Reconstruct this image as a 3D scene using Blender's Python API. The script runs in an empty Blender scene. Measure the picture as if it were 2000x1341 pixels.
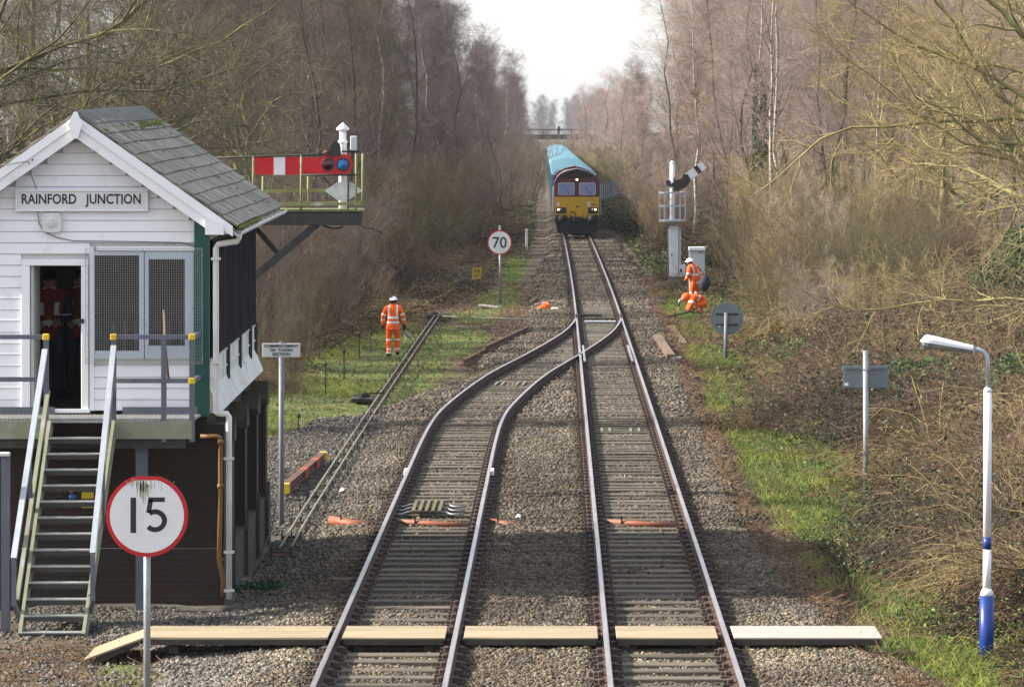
import bpy, math, random
import numpy as np
from mathutils import Vector, Matrix, Quaternion
random.seed(7)
RNG = np.random.default_rng(11)
R = math.radians
S = bpy.context.scene
COL = S.collection
F = 8000.0; VX = 1093.0; VY = 249.0; H = 6.35     # picture geometry: focal length, vanishing point (px), camera height above the rail tops
def PX(px, Y): return (px - VX) * Y / F
def PZ(py, Y): return H - (py - VY) * Y / F
def PT(px, py, Y): return Vector((PX(px, Y), Y, PZ(py, Y)))

# ------------------------------------------------------------------ materials
MATS = {}
def mat(name, c1, c2=None, rough=.75, scale=4.0, detail=6, bump=0.0, bscale=None, metal=0.0, stretch=(1,1,1), lo=.35, hi=.65,
        c3=None, s3=1.0, t3=.55, rnd=0.0, spec=.4, attr=None, emit=None, coord='Object', aw=1.0, trans=0.0):
    """Principled material: two colours mixed by noise, an optional third colour in patches, per-face tint, bump."""
    m = bpy.data.materials.new(name); m.use_nodes = True
    nt = m.node_tree; N = nt.nodes; L = nt.links
    b = N['Principled BSDF']; b.inputs['Roughness'].default_value = rough; b.inputs['Metallic'].default_value = metal
    b.inputs['Specular IOR Level'].default_value = spec
    tc = N.new('ShaderNodeTexCoord'); mp = N.new('ShaderNodeMapping'); mp.inputs['Scale'].default_value = stretch
    L.new(tc.outputs[coord], mp.inputs['Vector'])
    def noise(sc, det=detail):
        n = N.new('ShaderNodeTexNoise'); n.inputs['Scale'].default_value = sc; n.inputs['Detail'].default_value = det
        n.inputs['Roughness'].default_value = .62; L.new(mp.outputs[0], n.inputs['Vector']); return n
    def ramp(src, a, bb):
        r = N.new('ShaderNodeMapRange'); r.inputs['From Min'].default_value = a; r.inputs['From Max'].default_value = bb
        L.new(src, r.inputs['Value']); return r.outputs[0]
    def mix(fac, a, bb, mode='MIX'):
        x = N.new('ShaderNodeMix'); x.data_type = 'RGBA'; x.blend_type = mode
        if isinstance(fac, float): x.inputs[0].default_value = fac
        else: L.new(fac, x.inputs[0])
        for i, v in ((6, a), (7, bb)):
            if isinstance(v, (tuple, list)): x.inputs[i].default_value = (*v[:3], 1)
            else: L.new(v, x.inputs[i])
        return x.outputs[2]
    col = None
    if c2 is None: c2 = tuple(v * .8 for v in c1)
    n1 = noise(scale); col = mix(ramp(n1.outputs['Fac'], lo, hi), c1, c2)
    if c3 is not None:
        n3 = noise(s3, 8); col = mix(ramp(n3.outputs['Fac'], t3, t3 + .12), col, c3)
    if attr:
        a = N.new('ShaderNodeAttribute'); a.attribute_name = attr; col = mix(float(aw), col, a.outputs['Color'], 'MULTIPLY')
    if rnd > 0:
        oi = N.new('ShaderNodeObjectInfo'); hs = N.new('ShaderNodeHueSaturation')
        L.new(ramp2(nt, oi.outputs['Random'], 1 - rnd, 1 + rnd), hs.inputs['Value']); L.new(col, hs.inputs['Color']); col = hs.outputs[0]
    L.new(col, b.inputs['Base Color'])
    if bump > 0:
        nb = noise(bscale or scale * 4, 5); bp = N.new('ShaderNodeBump'); bp.inputs['Strength'].default_value = bump; bp.inputs['Distance'].default_value = .02
        L.new(nb.outputs['Fac'], bp.inputs['Height']); L.new(bp.outputs[0], b.inputs['Normal'])
    if emit:
        b.inputs['Emission Color'].default_value = (*emit[:3], 1); b.inputs['Emission Strength'].default_value = emit[3]
    MATS[name] = m
    return m
def ramp2(nt, src, a, b):
    r = nt.nodes.new('ShaderNodeMapRange'); r.inputs['To Min'].default_value = a; r.inputs['To Max'].default_value = b
    nt.links.new(src, r.inputs['Value']); return r.outputs[0]

# ------------------------------------------------------------------ mesh builder
class MB:
    """Collects shapes in world coordinates; build() links them as ONE mesh object."""
    def __init__(s): s.v = []; s.f = []; s.m = []; s.sm = []; s.t = []
    def add(s, vs, fs, mi=0, smooth=False, tint=1.0):
        b = len(s.v); s.v += [tuple(v) for v in vs]
        for f in fs: s.f.append([b + i for i in f]); s.m.append(mi); s.sm.append(smooth); s.t.append(tint)
        return s
    def box(s, c, d, mi=0, rot=None, bev=0.0, tint=1.0, smooth=False):
        x, y, z = d[0]/2, d[1]/2, d[2]/2
        if bev <= 0:
            vs = [Vector((a*x, b*y, e*z)) for e in (-1,1) for b in (-1,1) for a in (-1,1)]
            fs = [(0,2,3,1),(4,5,7,6),(0,1,5,4),(2,6,7,3),(0,4,6,2),(1,3,7,5)]
        else:
            bm = bev; vs = []; 
            for e in (-1,1):
                for (a, b) in ((-1,-1),(1,-1),(1,1),(-1,1)):
                    vs += [Vector((a*(x-bm), b*(y-bm), e*z)), Vector((a*(x-bm), b*y, e*(z-bm))), Vector((a*x, b*(y-bm), e*(z-bm)))]
            import bmesh
            bmx = bmesh.new()
            for v in vs: bmx.verts.new(v)
            r = bmesh.ops.convex_hull(bmx, input=bmx.verts); bmx.verts.index_update()
            vs = [v.co.copy() for v in bmx.verts]; fs = [[v.index for v in f.verts] for f in bmx.faces]; bmx.free()
        if rot is not None: vs = [rot @ v for v in vs]
        c = Vector(c)
        return s.add([v + c for v in vs], fs, mi, smooth, tint)
    def bar(s, p0, p1, w, h=None, mi=0, up=(0,0,1), tint=1.0):
        p0 = Vector(p0); p1 = Vector(p1); d = p1 - p0; L = d.length
        if L < 1e-6: return s
        y = d / L; u = Vector(up)
        if abs(y.dot(u)) > .97: u = Vector((0,1,0)) if abs(y.y) < .9 else Vector((1,0,0))
        x = y.cross(u).normalized(); z = x.cross(y)
        return s.box((p0 + p1)/2, (w, L, h or w), mi, Matrix((x, y, z)).transposed(), 0, tint)
    def tube(s, pts, r, n=8, mi=0, cap=True, smooth=True):
        pts = [Vector(p) for p in pts]; K = len(pts); rs = r if isinstance(r, (list, tuple)) else [r]*K
        b = len(s.v); ref = None
        for i, p in enumerate(pts):
            t = (pts[min(i+1, K-1)] - pts[max(i-1, 0)]).normalized()
            if ref is None: ref = Vector((0,0,1)) if abs(t.z) < .9 else Vector((1,0,0))
            x = (ref - t*ref.dot(t)).normalized(); y = t.cross(x); ref = x
            for k in range(n):
                a = 2*math.pi*k/n; s.v.append(tuple(p + (x*math.cos(a) + y*math.sin(a))*rs[i]))
        for i in range(K-1):
            for k in range(n):
                k2 = (k+1) % n; s.f.append([b+i*n+k, b+i*n+k2, b+(i+1)*n+k2, b+(i+1)*n+k]); s.m.append(mi); s.sm.append(smooth); s.t.append(1.0)
        if cap:
            for i, rev in ((0, True), (K-1, False)):
                ids = [b+i*n+k for k in range(n)]
                s.f.append(ids[::-1] if rev else ids); s.m.append(mi); s.sm.append(False); s.t.append(1.0)
        return s
    def lathe(s, c, prof, n=16, mi=0, axis='z', smooth=True):
        c = Vector(c); b = len(s.v)
        for (r, h) in prof:
            for k in range(n):
                a = 2*math.pi*k/n; p = (r*math.cos(a), r*math.sin(a), h)
                if axis == 'y': p = (p[0], p[2], p[1])
                if axis == 'x': p = (p[2], p[0], p[1])
                s.v.append(tuple(c + Vector(p)))
        for i in range(len(prof)-1):
            for k in range(n):
                k2 = (k+1) % n; q = [b+i*n+k, b+i*n+k2, b+(i+1)*n+k2, b+(i+1)*n+k]
                s.f.append(q[::-1] if axis == 'y' else q); s.m.append(mi); s.sm.append(smooth); s.t.append(1.0)
        for i in (0, len(prof)-1):
            ids = [b+i*n+k for k in range(n)]
            if prof[i][0] > 1e-4: s.f.append(ids if i else ids[::-1]); s.m.append(mi); s.sm.append(False); s.t.append(1.0)
        return s
    def prism(s, poly, y0, y1, mi=0, tint=1.0):
        """polygon of (x, z) extruded from y0 to y1"""
        n = len(poly); vs = [(p[0], y0, p[1]) for p in poly] + [(p[0], y1, p[1]) for p in poly]
        fs = [list(range(n)), list(range(2*n-1, n-1, -1))] + [(i, i+n, (i+1) % n + n, (i+1) % n) for i in range(n)]
        return s.add(vs, fs, mi, False, tint)
    def prismx(s, poly, x0, x1, mi=0, tint=1.0):
        n = len(poly); vs = [(x0, p[0], p[1]) for p in poly] + [(x1, p[0], p[1]) for p in poly]
        fs = [list(range(n)), list(range(2*n-1, n-1, -1))] + [(i, i+n, (i+1) % n + n, (i+1) % n) for i in range(n)]
        return s.add(vs, fs, mi, False, tint)
    def sphere(s, c, r, mi=0, nu=14, nv=9, sc=(1,1,1), v0=0.0, v1=math.pi, rot=None):
        c = Vector(c); vs = []; fs = []
        for j in range(nv+1):
            th = v0 + (v1-v0)*j/nv
            for i in range(nu):
                a = 2*math.pi*i/nu; p = Vector((r*sc[0]*math.sin(th)*math.cos(a), r*sc[1]*math.sin(th)*math.sin(a), r*sc[2]*math.cos(th)))
                vs.append((rot @ p if rot is not None else p) + c)
        for j in range(nv):
            for i in range(nu):
                i2 = (i+1) % nu; fs.append((j*nu+i, (j+1)*nu+i, (j+1)*nu+i2, j*nu+i2))
        return s.add(vs, fs, mi, True)
    def build(s, name, mats, parent=None, origin=None):
        if not isinstance(mats, (list, tuple)): mats = [mats]
        o0 = Vector(origin) if origin is not None else (parent_world(parent) if parent else Vector((0,0,0)))
        me = bpy.data.meshes.new(name); me.from_pydata([(v[0]-o0.x, v[1]-o0.y, v[2]-o0.z) for v in s.v], [], s.f)
        for m in mats: me.materials.append(MATS[m] if isinstance(m, str) else m)
        me.polygons.foreach_set('material_index', s.m); me.polygons.foreach_set('use_smooth', s.sm)
        if any(t != 1.0 for t in s.t):
            at = me.attributes.new('tint', 'FLOAT_COLOR', 'FACE'); a = np.ones((len(s.f), 4), np.float32)
            a[:, :3] = np.array(s.t, np.float32)[:, None]; at.data.foreach_set('color', a.ravel())
        me.update()
        o = bpy.data.objects.new(name, me); COL.objects.link(o)
        if parent is not None: o.parent = parent
        elif origin is not None: o.location = o0
        return o
PW = {}
def parent_world(p):
    v = Vector((0,0,0))
    while p is not None: v += Vector(p.location); p = p.parent
    return v
def tag(o, label=None, cat=None, group=None, kind=None):
    if label: o['label'] = label
    if cat: o['category'] = cat
    if group: o['group'] = group
    if kind: o['kind'] = kind
    return o
def thing(name, loc, label, cat, group=None):
    o = bpy.data.objects.new(name, None); o.empty_display_size = .2; COL.objects.link(o); o.location = loc
    return tag(o, label, cat, group)
def big_mesh(name, V, Fq, mats, mi=None, colors=None, parent=None, smooth=False):
    """numpy arrays to one mesh: V (n,3); Fq (m,3|4); colors (n,3) point colours"""
    me = bpy.data.meshes.new(name); k = Fq.shape[1]
    me.vertices.add(len(V)); me.vertices.foreach_set('co', np.ascontiguousarray(V, np.float32).ravel())
    me.loops.add(Fq.size); me.loops.foreach_set('vertex_index', np.ascontiguousarray(Fq, np.int32).ravel())
    me.polygons.add(len(Fq)); me.polygons.foreach_set('loop_start', np.arange(0, Fq.size, k, dtype=np.int32))
    for m in (mats if isinstance(mats, (list, tuple)) else [mats]): me.materials.append(MATS[m])
    if mi is not None: me.polygons.foreach_set('material_index', np.ascontiguousarray(mi, np.int32))
    if smooth: me.polygons.foreach_set('use_smooth', np.ones(len(Fq), bool))
    if colors is not None:
        at = me.attributes.new('tint', 'FLOAT_COLOR', 'POINT'); a = np.ones((len(V), 4), np.float32); a[:, :3] = colors
        at.data.foreach_set('color', a.ravel())
    me.update(calc_edges=True)
    o = bpy.data.objects.new(name, me); COL.objects.link(o)
    if parent is not None: o.parent = parent
    return o
def fnoise(x, y, sc=1.0, seed=0, octs=4):
    """cheap smooth value noise, ~0..1"""
    out = np.zeros(np.broadcast(x, y).shape); amp = 1.0; tot = 0
    for o in range(octs):
        xs = np.asarray(x, float)*sc*2**o + 17.3*seed + 3.1*o; ys = np.asarray(y, float)*sc*2**o - 9.7*seed + 1.7*o
        xi = np.floor(xs).astype(np.int64); yi = np.floor(ys).astype(np.int64); fx = xs-xi; fy = ys-yi
        fx = fx*fx*(3-2*fx); fy = fy*fy*(3-2*fy)
        def h(a, b):
            n = (a*374761393 + b*668265263 + seed*1274126177) & 0x7fffffff
            n = ((n ^ (n >> 13))*1103515245) & 0x7fffffff
            return ((n ^ (n >> 16)) & 0xffff)/65535.0
        out += amp*((h(xi,yi)*(1-fx)+h(xi+1,yi)*fx)*(1-fy) + (h(xi,yi+1)*(1-fx)+h(xi+1,yi+1)*fx)*fy); tot += amp; amp *= .5
    return out/tot
def sstep(a, b, x):
    t = np.clip((np.asarray(x, float)-a)/(b-a), 0, 1); return t*t*(3-2*t)
def text_mesh(txt, size, xscale=1.0, extrude=.003, bold=0.0, spacing=1.0, word=1.0, align='CENTER', line=1.0):
    cu = bpy.data.curves.new('lettering', 'FONT'); cu.body = txt; cu.size = size; cu.extrude = extrude; cu.offset = bold
    cu.space_character = spacing; cu.space_word = word; cu.align_x = align; cu.align_y = 'CENTER'; cu.space_line = line; cu.resolution_u = 3
    ob = bpy.data.objects.new('lettering', cu); COL.objects.link(ob)
    dg = bpy.context.evaluated_depsgraph_get(); dg.update()
    me = bpy.data.meshes.new_from_object(ob.evaluated_get(dg)); bpy.data.objects.remove(ob)
    vs = [(v.co.x*xscale, v.co.y, v.co.z) for v in me.vertices]; fs = [list(p.vertices) for p in me.polygons]
    bpy.data.meshes.remove(me); return vs, fs
def lettering(txt, size, centre, material, parent, name='lettering', face=-1, **kw):
    """upright text facing the camera side (-Y) at a centre point in world coordinates"""
    vs, fs = text_mesh(txt, size, **kw)
    xs = [v[0] for v in vs]; ys = [v[1] for v in vs]; cx = (min(xs)+max(xs))/2; cy = (min(ys)+max(ys))/2
    b = MB(); b.add([(centre[0]+v[0]-cx, centre[1]-v[2], centre[2]+v[1]-cy) for v in vs], fs)
    return b.build(name, material, parent)
# ------------------------------------------------------------------ palette
mat('ballast', (.115,.094,.07), (.046,.038,.029), .9, 9, 8, .9, 22, attr='tint', c3=(.19,.165,.13), s3=1.3, t3=.56)
mat('stone', (.195,.163,.122), (.12,.099,.074), .85, 18, 3, .2, attr='tint')
mat('soil', (1,1,1), (.62,.6,.58), .95, 3.5, 9, .8, 30, attr='tint')
mat('sleeper_wood', (.14,.118,.086), (.07,.058,.043), .9, 3, 8, .5, 30, stretch=(.6,6,6), c3=(.075,.062,.05), s3=2.2, t3=.54, rnd=.3)
mat('chair_iron', (.075,.045,.035), (.045,.03,.025), .8, 9, 4, .4)
mat('rail_rust', (.075,.036,.025), (.04,.022,.017), .8, 6, 4, .3)
mat('rail_steel', (.50,.44,.41), (.35,.30,.275), .36, 3, 3, metal=.85, stretch=(8,.3,1))
mat('new_board', (.36,.285,.175), (.24,.19,.12), .75, 1.6, 8, .25, 40, stretch=(.5,9,9), lo=.43, hi=.57, c3=(.23,.19,.13), s3=.9, t3=.6)
mat('grey_board', (.43,.375,.315), (.30,.26,.22), .75, 1.6, 8, .25, 40, stretch=(.5,7,7))
mat('dark_timber', (.05,.04,.033), (.03,.026,.022), .85, 4, 6, .3)
mat('old_timber', (.20,.13,.085), (.12,.075,.05), .85, 3, 6, .4, stretch=(4,.8,4))
mat('white_paint', (.86,.86,.88), (.82,.82,.845), .55, 1.2, 6, .06, 10, lo=.3, hi=.75, c3=(.68,.69,.65), s3=1.7, t3=.6)
mat('white_weathered', (.66,.655,.64), (.55,.55,.50), .7, 2.5, 8, .15, c3=(.33,.34,.22), s3=1.4, t3=.60)
mat('green_paint', (.012,.085,.065), (.010,.068,.055), .45, 2, 4)
mat('dark_green', (.01,.03,.03), (.008,.022,.024), .5, 2, 4)
mat('slate', (.215,.18,.13), (.105,.09,.066), .6, 7, 7, .35, 30, stretch=(1,1,.35), attr='tint', c3=(.32,.285,.22), s3=1.6, t3=.56)
mat('moss', (.13,.15,.025), (.08,.10,.02), .95, 14, 6, .8)
mat('ridge_tile', (.17,.17,.16), (.11,.11,.10), .8, 5, 6, .3, c3=(.20,.22,.12), s3=2, t3=.58)
mat('guard_mesh', (.020,.022,.034), (.012,.013,.022), .5, 2.4, 7, .2, stretch=(9,9,.35), c3=(.05,.052,.075), s3=2.2, t3=.57)
mat('wire', (.42,.44,.46), (.36,.38,.40), .45, 4, 2, metal=.5)
mat('window_frame', (.60,.66,.72), (.55,.61,.67), .5, 2, 4)
mat('lettering', (.02,.02,.03), (.016,.016,.024), .5)
mat('grey_cable', (.16,.16,.17), None, .6)
mat('pvc_box', (.66,.68,.66), (.58,.60,.57), .5, 3, 4, c3=(.45,.46,.42), s3=3, t3=.6)
mat('galvanised', (.44,.465,.50), (.36,.385,.42), .42, 5, 5, .05, metal=.35)
mat('grey_rail', (.115,.125,.155), (.095,.10,.125), .5, 4, 4, c3=(.18,.18,.17), s3=2, t3=.62)
mat('grip_tread', (.36,.36,.35), (.27,.27,.25), .7, 8, 5, .2, c3=(.22,.23,.14), s3=3, t3=.6)
mat('algae_steel', (.23,.24,.17), (.19,.20,.13), .7, 5, 6, c3=(.28,.29,.27), s3=2, t3=.55)
mat('yellow_paint', (.62,.47,.02), (.52,.38,.02), .5, 4, 4)
mat('tread_dark', (.05,.045,.04), (.035,.032,.03), .7, 6, 4)
mat('conduit_orange', (.22,.11,.032), (.17,.085,.025), .6, 4, 5, c3=(.30,.18,.06), s3=2.4, t3=.6)
mat('duct_orange', (.27,.085,.04), (.20,.065,.035), .6, 3, 5, c3=(.17,.11,.075), s3=1.5, t3=.52)
mat('sign_white', (.72,.72,.72), (.66,.66,.66), .4, 2.4, 6, c3=(.55,.56,.52), s3=2.6, t3=.62)
mat('sign_dirty', (.72,.72,.70), (.64,.64,.63), .45, 2, 6)
mat('sign_red', (.50,.012,.02), (.42,.01,.018), .4, 3, 3)
mat('sign_back', (.155,.185,.20), (.135,.16,.175), .55, 3, 5)
mat('post_steel', (.33,.33,.345), (.26,.26,.27), .45, 6, 6, .05, metal=.4, c3=(.20,.19,.18), s3=4, t3=.62)
mat('post_grey', (.15,.165,.185), (.12,.13,.15), .5, 6, 6)
mat('post_algae', (.17,.19,.10), (.13,.14,.10), .7, 4, 6)
mat('signal_red', (.62,.012,.02), (.54,.01,.016), .42, 3, 4, c3=(.45,.015,.02), s3=2, t3=.62)
mat('signal_white', (.80,.79,.81), (.73,.72,.74), .5, 4, 5, c3=(.58,.57,.53), s3=3.4, t3=.6)
mat('diamond_white', (.60,.60,.58), (.46,.47,.44), .7, 7, 8, .1, c3=(.32,.33,.26), s3=6, t3=.58)
mat('lens_blue', (.012,.13,.36), (.008,.10,.30), .12, 3, 2, spec=.6)
mat('lens_red', (.055,.004,.006), (.04,.003,.004), .12, 3, 2, spec=.6)
mat('black_iron', (.020,.019,.020), (.032,.03,.028), .6, 6, 5, .1)
mat('beam_iron', (.028,.028,.028), (.05,.046,.04), .7, 4, 6, .15)
mat('gantry_green', (.24,.26,.09), (.17,.18,.09), .8, 3, 7, .1, c3=(.42,.43,.33), s3=2.5, t3=.58)
mat('brick', (.075,.038,.028), (.040,.026,.021), .9, 9, 6, .3, c3=(.05,.055,.03), s3=1.2, t3=.58, attr='tint')
mat('mortar', (.07,.065,.055), (.05,.045,.04), .95, 8, 5, .3)
mat('coping', (.055,.047,.032), (.03,.027,.02), .9, 4, 6, .4)
mat('lamp_blue', (.012,.04,.22), (.010,.033,.18), .35, 3, 3)
mat('lamp_glass', (.10,.10,.11), (.22,.22,.22), .2, 9, 4, spec=.6)
mat('cabinet_grey', (.50,.51,.54), (.45,.46,.49), .45, 2, 5, c3=(.36,.36,.37), s3=2.4, t3=.6)
mat('signal_box_grey', (.74,.75,.78), (.66,.67,.70), .45, 2, 4)
mat('loco_maroon', (.105,.016,.024), (.085,.013,.02), .35, 2, 4, spec=.5)
mat('loco_yellow', (.55,.33,.012), (.46,.27,.012), .45, 1.6, 6, c3=(.28,.17,.02), s3=1.2, t3=.6)
mat('loco_black', (.012,.012,.014), (.02,.019,.02), .7, 3, 5)
mat('loco_roof', (.20,.18,.18), (.13,.12,.12), .6, 3, 5)
mat('windscreen', (.22,.26,.46), (.17,.21,.40), .06, 1.5, 3, spec=.8)  # sky reflection put into the glass colour as blue lavender
mat('lamp_lit', (1,.8,.5), (1,.8,.5), .3, emit=(1,.62,.32,1.8))
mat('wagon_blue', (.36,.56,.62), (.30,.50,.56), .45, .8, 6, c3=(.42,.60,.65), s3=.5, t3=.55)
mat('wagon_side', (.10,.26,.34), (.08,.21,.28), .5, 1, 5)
mat('palisade', (.28,.34,.38), (.23,.28,.32), .5, 3, 4)
mat('bridge_iron', (.02,.022,.027), (.015,.017,.02), .7, 1, 5)
mat('bridge_brick', (.055,.05,.05), (.04,.038,.04), .9, 1, 5)
mat('rusty_iron', (.115,.048,.028), (.075,.034,.022), .85, 5, 6, .2)
mat('rust_orange', (.30,.06,.025), (.22,.045,.02), .85, 6, 5)
mat('hivis', (.80,.115,.008), (.70,.085,.007), .75, 5, 5, .25, 14, c3=(.85,.19,.01), s3=2.5, t3=.56)
mat('hivis_vest_dimmed', (.22,.018,.008), (.17,.014,.007), .8, 5, 5)  # vest orange darkened, the doorway's shade put into the colour
mat('reflective', (.72,.70,.68), (.62,.60,.59), .4, 8, 3)
mat('skin', (.42,.25,.18), (.38,.22,.16), .6)
mat('helmet', (.80,.80,.82), None, .35)
mat('navy', (.014,.015,.03), (.01,.011,.022), .75, 6, 4)
mat('boots', (.018,.015,.013), None, .7)
mat('interior', (.13,.12,.065), (.10,.092,.05), .9, 1, 3)
mat('interior_dark', (.018,.017,.015), (.012,.012,.011), .9, 1, 3)
mat('rod_steel', (.215,.21,.155), (.15,.15,.105), .65, 3, 6, c3=(.17,.19,.10), s3=2, t3=.55)
mat('cast_iron', (.022,.02,.018), (.035,.03,.026), .8, 8, 4)
# living things
mat('birch_bark', (.42,.385,.33), (.25,.225,.19), .8, 2.2, 7, .2, stretch=(1,1,3), c3=(.07,.058,.047), s3=2.6, t3=.5)
mat('dark_bark', (.075,.062,.045), (.05,.042,.03), .9, 4, 6, .5, stretch=(1,1,.4), c3=(.10,.11,.035), s3=2, t3=.54)
mat('mossy_bark', (.105,.10,.036), (.055,.05,.025), .9, 3, 6, .5, c3=(.16,.16,.052), s3=1.6, t3=.52)
mat('lichen_bark', (.28,.245,.10), (.15,.125,.062), .9, 3, 6, .5, c3=(.36,.34,.13), s3=1.4, t3=.52)
mat('twig_purple', (.125,.09,.082), (.076,.055,.05), .8, .6, 3, rnd=.25)
mat('twig_pink_sunlit', (.37,.285,.25), (.25,.19,.165), .8, .6, 3, rnd=.22)  # birch twigs made paler and pinker, sunlight put into the colour
mat('twig_olive', (.125,.108,.055), (.078,.065,.036), .8, .6, 3, rnd=.25)
mat('twig_whip', (.19,.155,.06), (.10,.083,.036), .8, .6, 3, rnd=.25)
mat('twig_gold', (.33,.255,.11), (.20,.15,.07), .8, .6, 3, rnd=.2)
mat('twig_brown', (.17,.105,.065), (.10,.065,.045), .8, .7, 3, rnd=.25)
mat('twig_dark', (.055,.042,.032), (.034,.027,.021), .8, .7, 3, rnd=.25)
mat('bramble_stem', (.125,.087,.055), (.058,.042,.028), .85, 1.3, 5, attr='tint')
mat('bramble_leaf', (.09,.13,.045), (.05,.075,.028), .75, 3, 4, attr='tint', spec=.2)
mat('holly_leaf', (.03,.05,.02), (.02,.034,.013), .65, 3, 4, spec=.2)
mat('ivy_leaf', (.035,.085,.03), (.022,.055,.022), .65, 3, 4, spec=.2)
mat('laurel_leaf', (.065,.13,.03), (.035,.08,.02), .55, 3, 4, spec=.3)
mat('grass_blade', (.11,.165,.03), (.066,.105,.02), .8, 2, 4, attr='tint')
mat('far_twig', (.20,.18,.18), (.15,.135,.135), .9, .2, 4)

# ------------------------------------------------------------------ line of the main track, edges of the ballast, height of the land
def TX(Y):
    Y = np.asarray(Y, float); return 1.334 - .0041*18*np.log1p(np.exp(np.clip((Y-160)/18, -40, 40)))
LTY = [20,60,75,84,88,92,97,105.6,115.5,122,128,133,137,141]
LTX = [-2.06,-2.06,-2.06,-2.05,-2.02,-1.93,-1.68,-1.10,-.15,.44,.90,1.17,1.30,1.334]
def hermite(xs, ys, x):
    xs = np.array(xs); ys = np.array(ys); x = np.asarray(x, float); d = np.gradient(ys, xs); i = np.clip(np.searchsorted(xs, x)-1, 0, len(xs)-2)
    h = xs[i+1]-xs[i]; t = np.clip((x-xs[i])/h, 0, 1)
    return (2*t**3-3*t**2+1)*ys[i]+(t**3-2*t**2+t)*h*d[i]+(-2*t**3+3*t**2)*ys[i+1]+(t**3-t**2)*h*d[i+1]
def LX(Y): return hermite(LTY, LTX, Y)
def bal_left(Y):
    return np.where(Y < 170, np.interp(Y, [20,51,53,56,66,84,90,96,102,106,112,120,140,160,170], [-5.4,-5.5,-6.2,-8,-8,-7.4,-6.6,-5.2,-3.9,-3.2,-2.7,-2.5,-1.6,-1.45,-1.4]), TX(Y)-2.73+.55*sstep(175,230,Y))
def bal_right(Y):
    return np.where(Y < 170, np.interp(Y, [20,46,53,60,68,96,120,160,170], [5.0,4.7,4.15,3.75,3.55,3.6,3.9,3.95,3.9]), TX(Y)+2.6)
def ground_z(X, Y):
    X = np.asarray(X, float); Y = np.asarray(Y, float); xr = X - TX(Y) + 1.334
    z = -.36 + sstep(4.6, 14, xr)*1.35 + sstep(14, 60, xr)*1.2 + sstep(7.5, 17, -xr)*.8 + sstep(17, 60, -xr)*1.2
    off = sstep(4.2, 6.5, xr) + sstep(6.5, 9, -xr)
    z = z + off*(fnoise(X, Y, .35, 3)-.5)*.5 + (fnoise(X, Y, 1.6, 5)-.5)*.09
    return z
def bed_z(X, Y):
    fd = 1-sstep(180,255,Y); bl = bal_left(Y) + (fnoise(Y*.9, X*0+3, .5, 21)-.5)*1.3*fd; br = bal_right(Y) + .35 + (fnoise(Y*.9, X*0+9, .5, 22)-.5)*1.0*fd
    e = np.minimum(sstep(0, .9, X-bl), sstep(0, .9, br-X))
    low = .06*sstep(-3.3, -4.6, X)
    ins = np.minimum(np.abs(X-TX(Y)), np.where(np.asarray(Y) < 137, np.abs(X-LX(Y)), 9)); ins = 1-sstep(.45,.66,ins)
    low = low + ins*.004 - (sstep(.85,1.0,np.minimum(np.abs(X-TX(Y)), np.where(np.asarray(Y) < 137, np.abs(X-LX(Y)), 9)))*.05)*sstep(-4.2,-3.2,X)
    return -.56 + e*(.345-low) + (fnoise(X, Y, 1.1, 31)-.5)*.07 + (fnoise(X, Y, 5.0, 32, 3)-.5)*.05*(1-sstep(120,150,Y))
def surf(x, y): return float(max(ground_z(x, y), bed_z(x, y)))
LAWNS = [(-5.2,112,2.3,22,1),(-5.9,97,1.5,9,1),(-3.6,128,1.6,12,.9),(-4.75,68,.5,2.4,1),(-2.4,160,.9,14,1),(-2.2,195,.7,25,.8),(-5.35,50,.55,1.6,.8),
         (4.55,80,1.35,12,1.3),(4.75,69,.95,5,1.1),(4.95,58.5,.9,3.2,1),(4.7,49.5,1.0,4.5,.75),(4.4,150,.75,12,1),(4.5,119,.8,8,.9),(4.3,100,.8,9,1),(-3.0,145,1.0,8,.7),(-6.2,86,.7,4,.7)]
def lawn(X, Y):
    m = np.zeros(np.broadcast(X, Y).shape)
    for (x, y, rx, ry, w) in LAWNS: m = np.maximum(m, w*np.exp(-(((X-x)/rx)**2+((Y-y)/ry)**2)**1.5))
    return np.clip(sstep(.28, .6, m + (fnoise(X, Y, .9, 41)-.5)*.75 * (m > .05)), 0, 1)
def offtrack(X, Y):
    """1 where brambles and scrub grow"""
    l = bal_left(Y); r = bal_right(Y); l = np.where(Y < 84, np.minimum(l, -8.4), l - np.interp(Y, [84,90,100,140,165,200], [1.0,1.6,3.6,3.4,1.4,-.1])); r = r + np.interp(Y, [46,60,80,100,140,160,200], [.5,.2,.3,.2,.2,.2,-.1])
    return np.clip(np.maximum(sstep(0, .9, l-X), sstep(0, .9, X-r)), 0, 1)

# ------------------------------------------------------------------ land
def axis(segs):
    out = []
    for a, b, st in segs: out += list(np.arange(a, b, st))
    return np.array(out + [segs[-1][1]])
xs = axis([(-600,-100,50),(-100,-30,7),(-30,-13,1),(-13,13,.28),(13,30,1),(30,100,7),(100,600,50)])
ys = axis([(-40,40,8),(40,150,.3),(150,260,.8),(260,500,4),(500,1000,12),(1000,3200,80)])
Xg, Yg = np.meshgrid(xs, ys); Zg = ground_z(Xg, Yg)
def grid_faces(ny, nx):
    i = np.arange(ny-1)[:, None]*nx + np.arange(nx-1)[None]; i = i.ravel()
    return np.stack([i, i+1, i+nx+1, i+nx], 1)
lw = lawn(Xg, Yg)[..., None]; n1 = fnoise(Xg, Yg, .7, 51)[..., None]; n2 = fnoise(Xg, Yg, 3, 52)[..., None]
brown = np.array([.10,.068,.042])*(1-n1) + np.array([.062,.047,.030])*n1
straw = np.array([.185,.145,.08])
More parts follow.
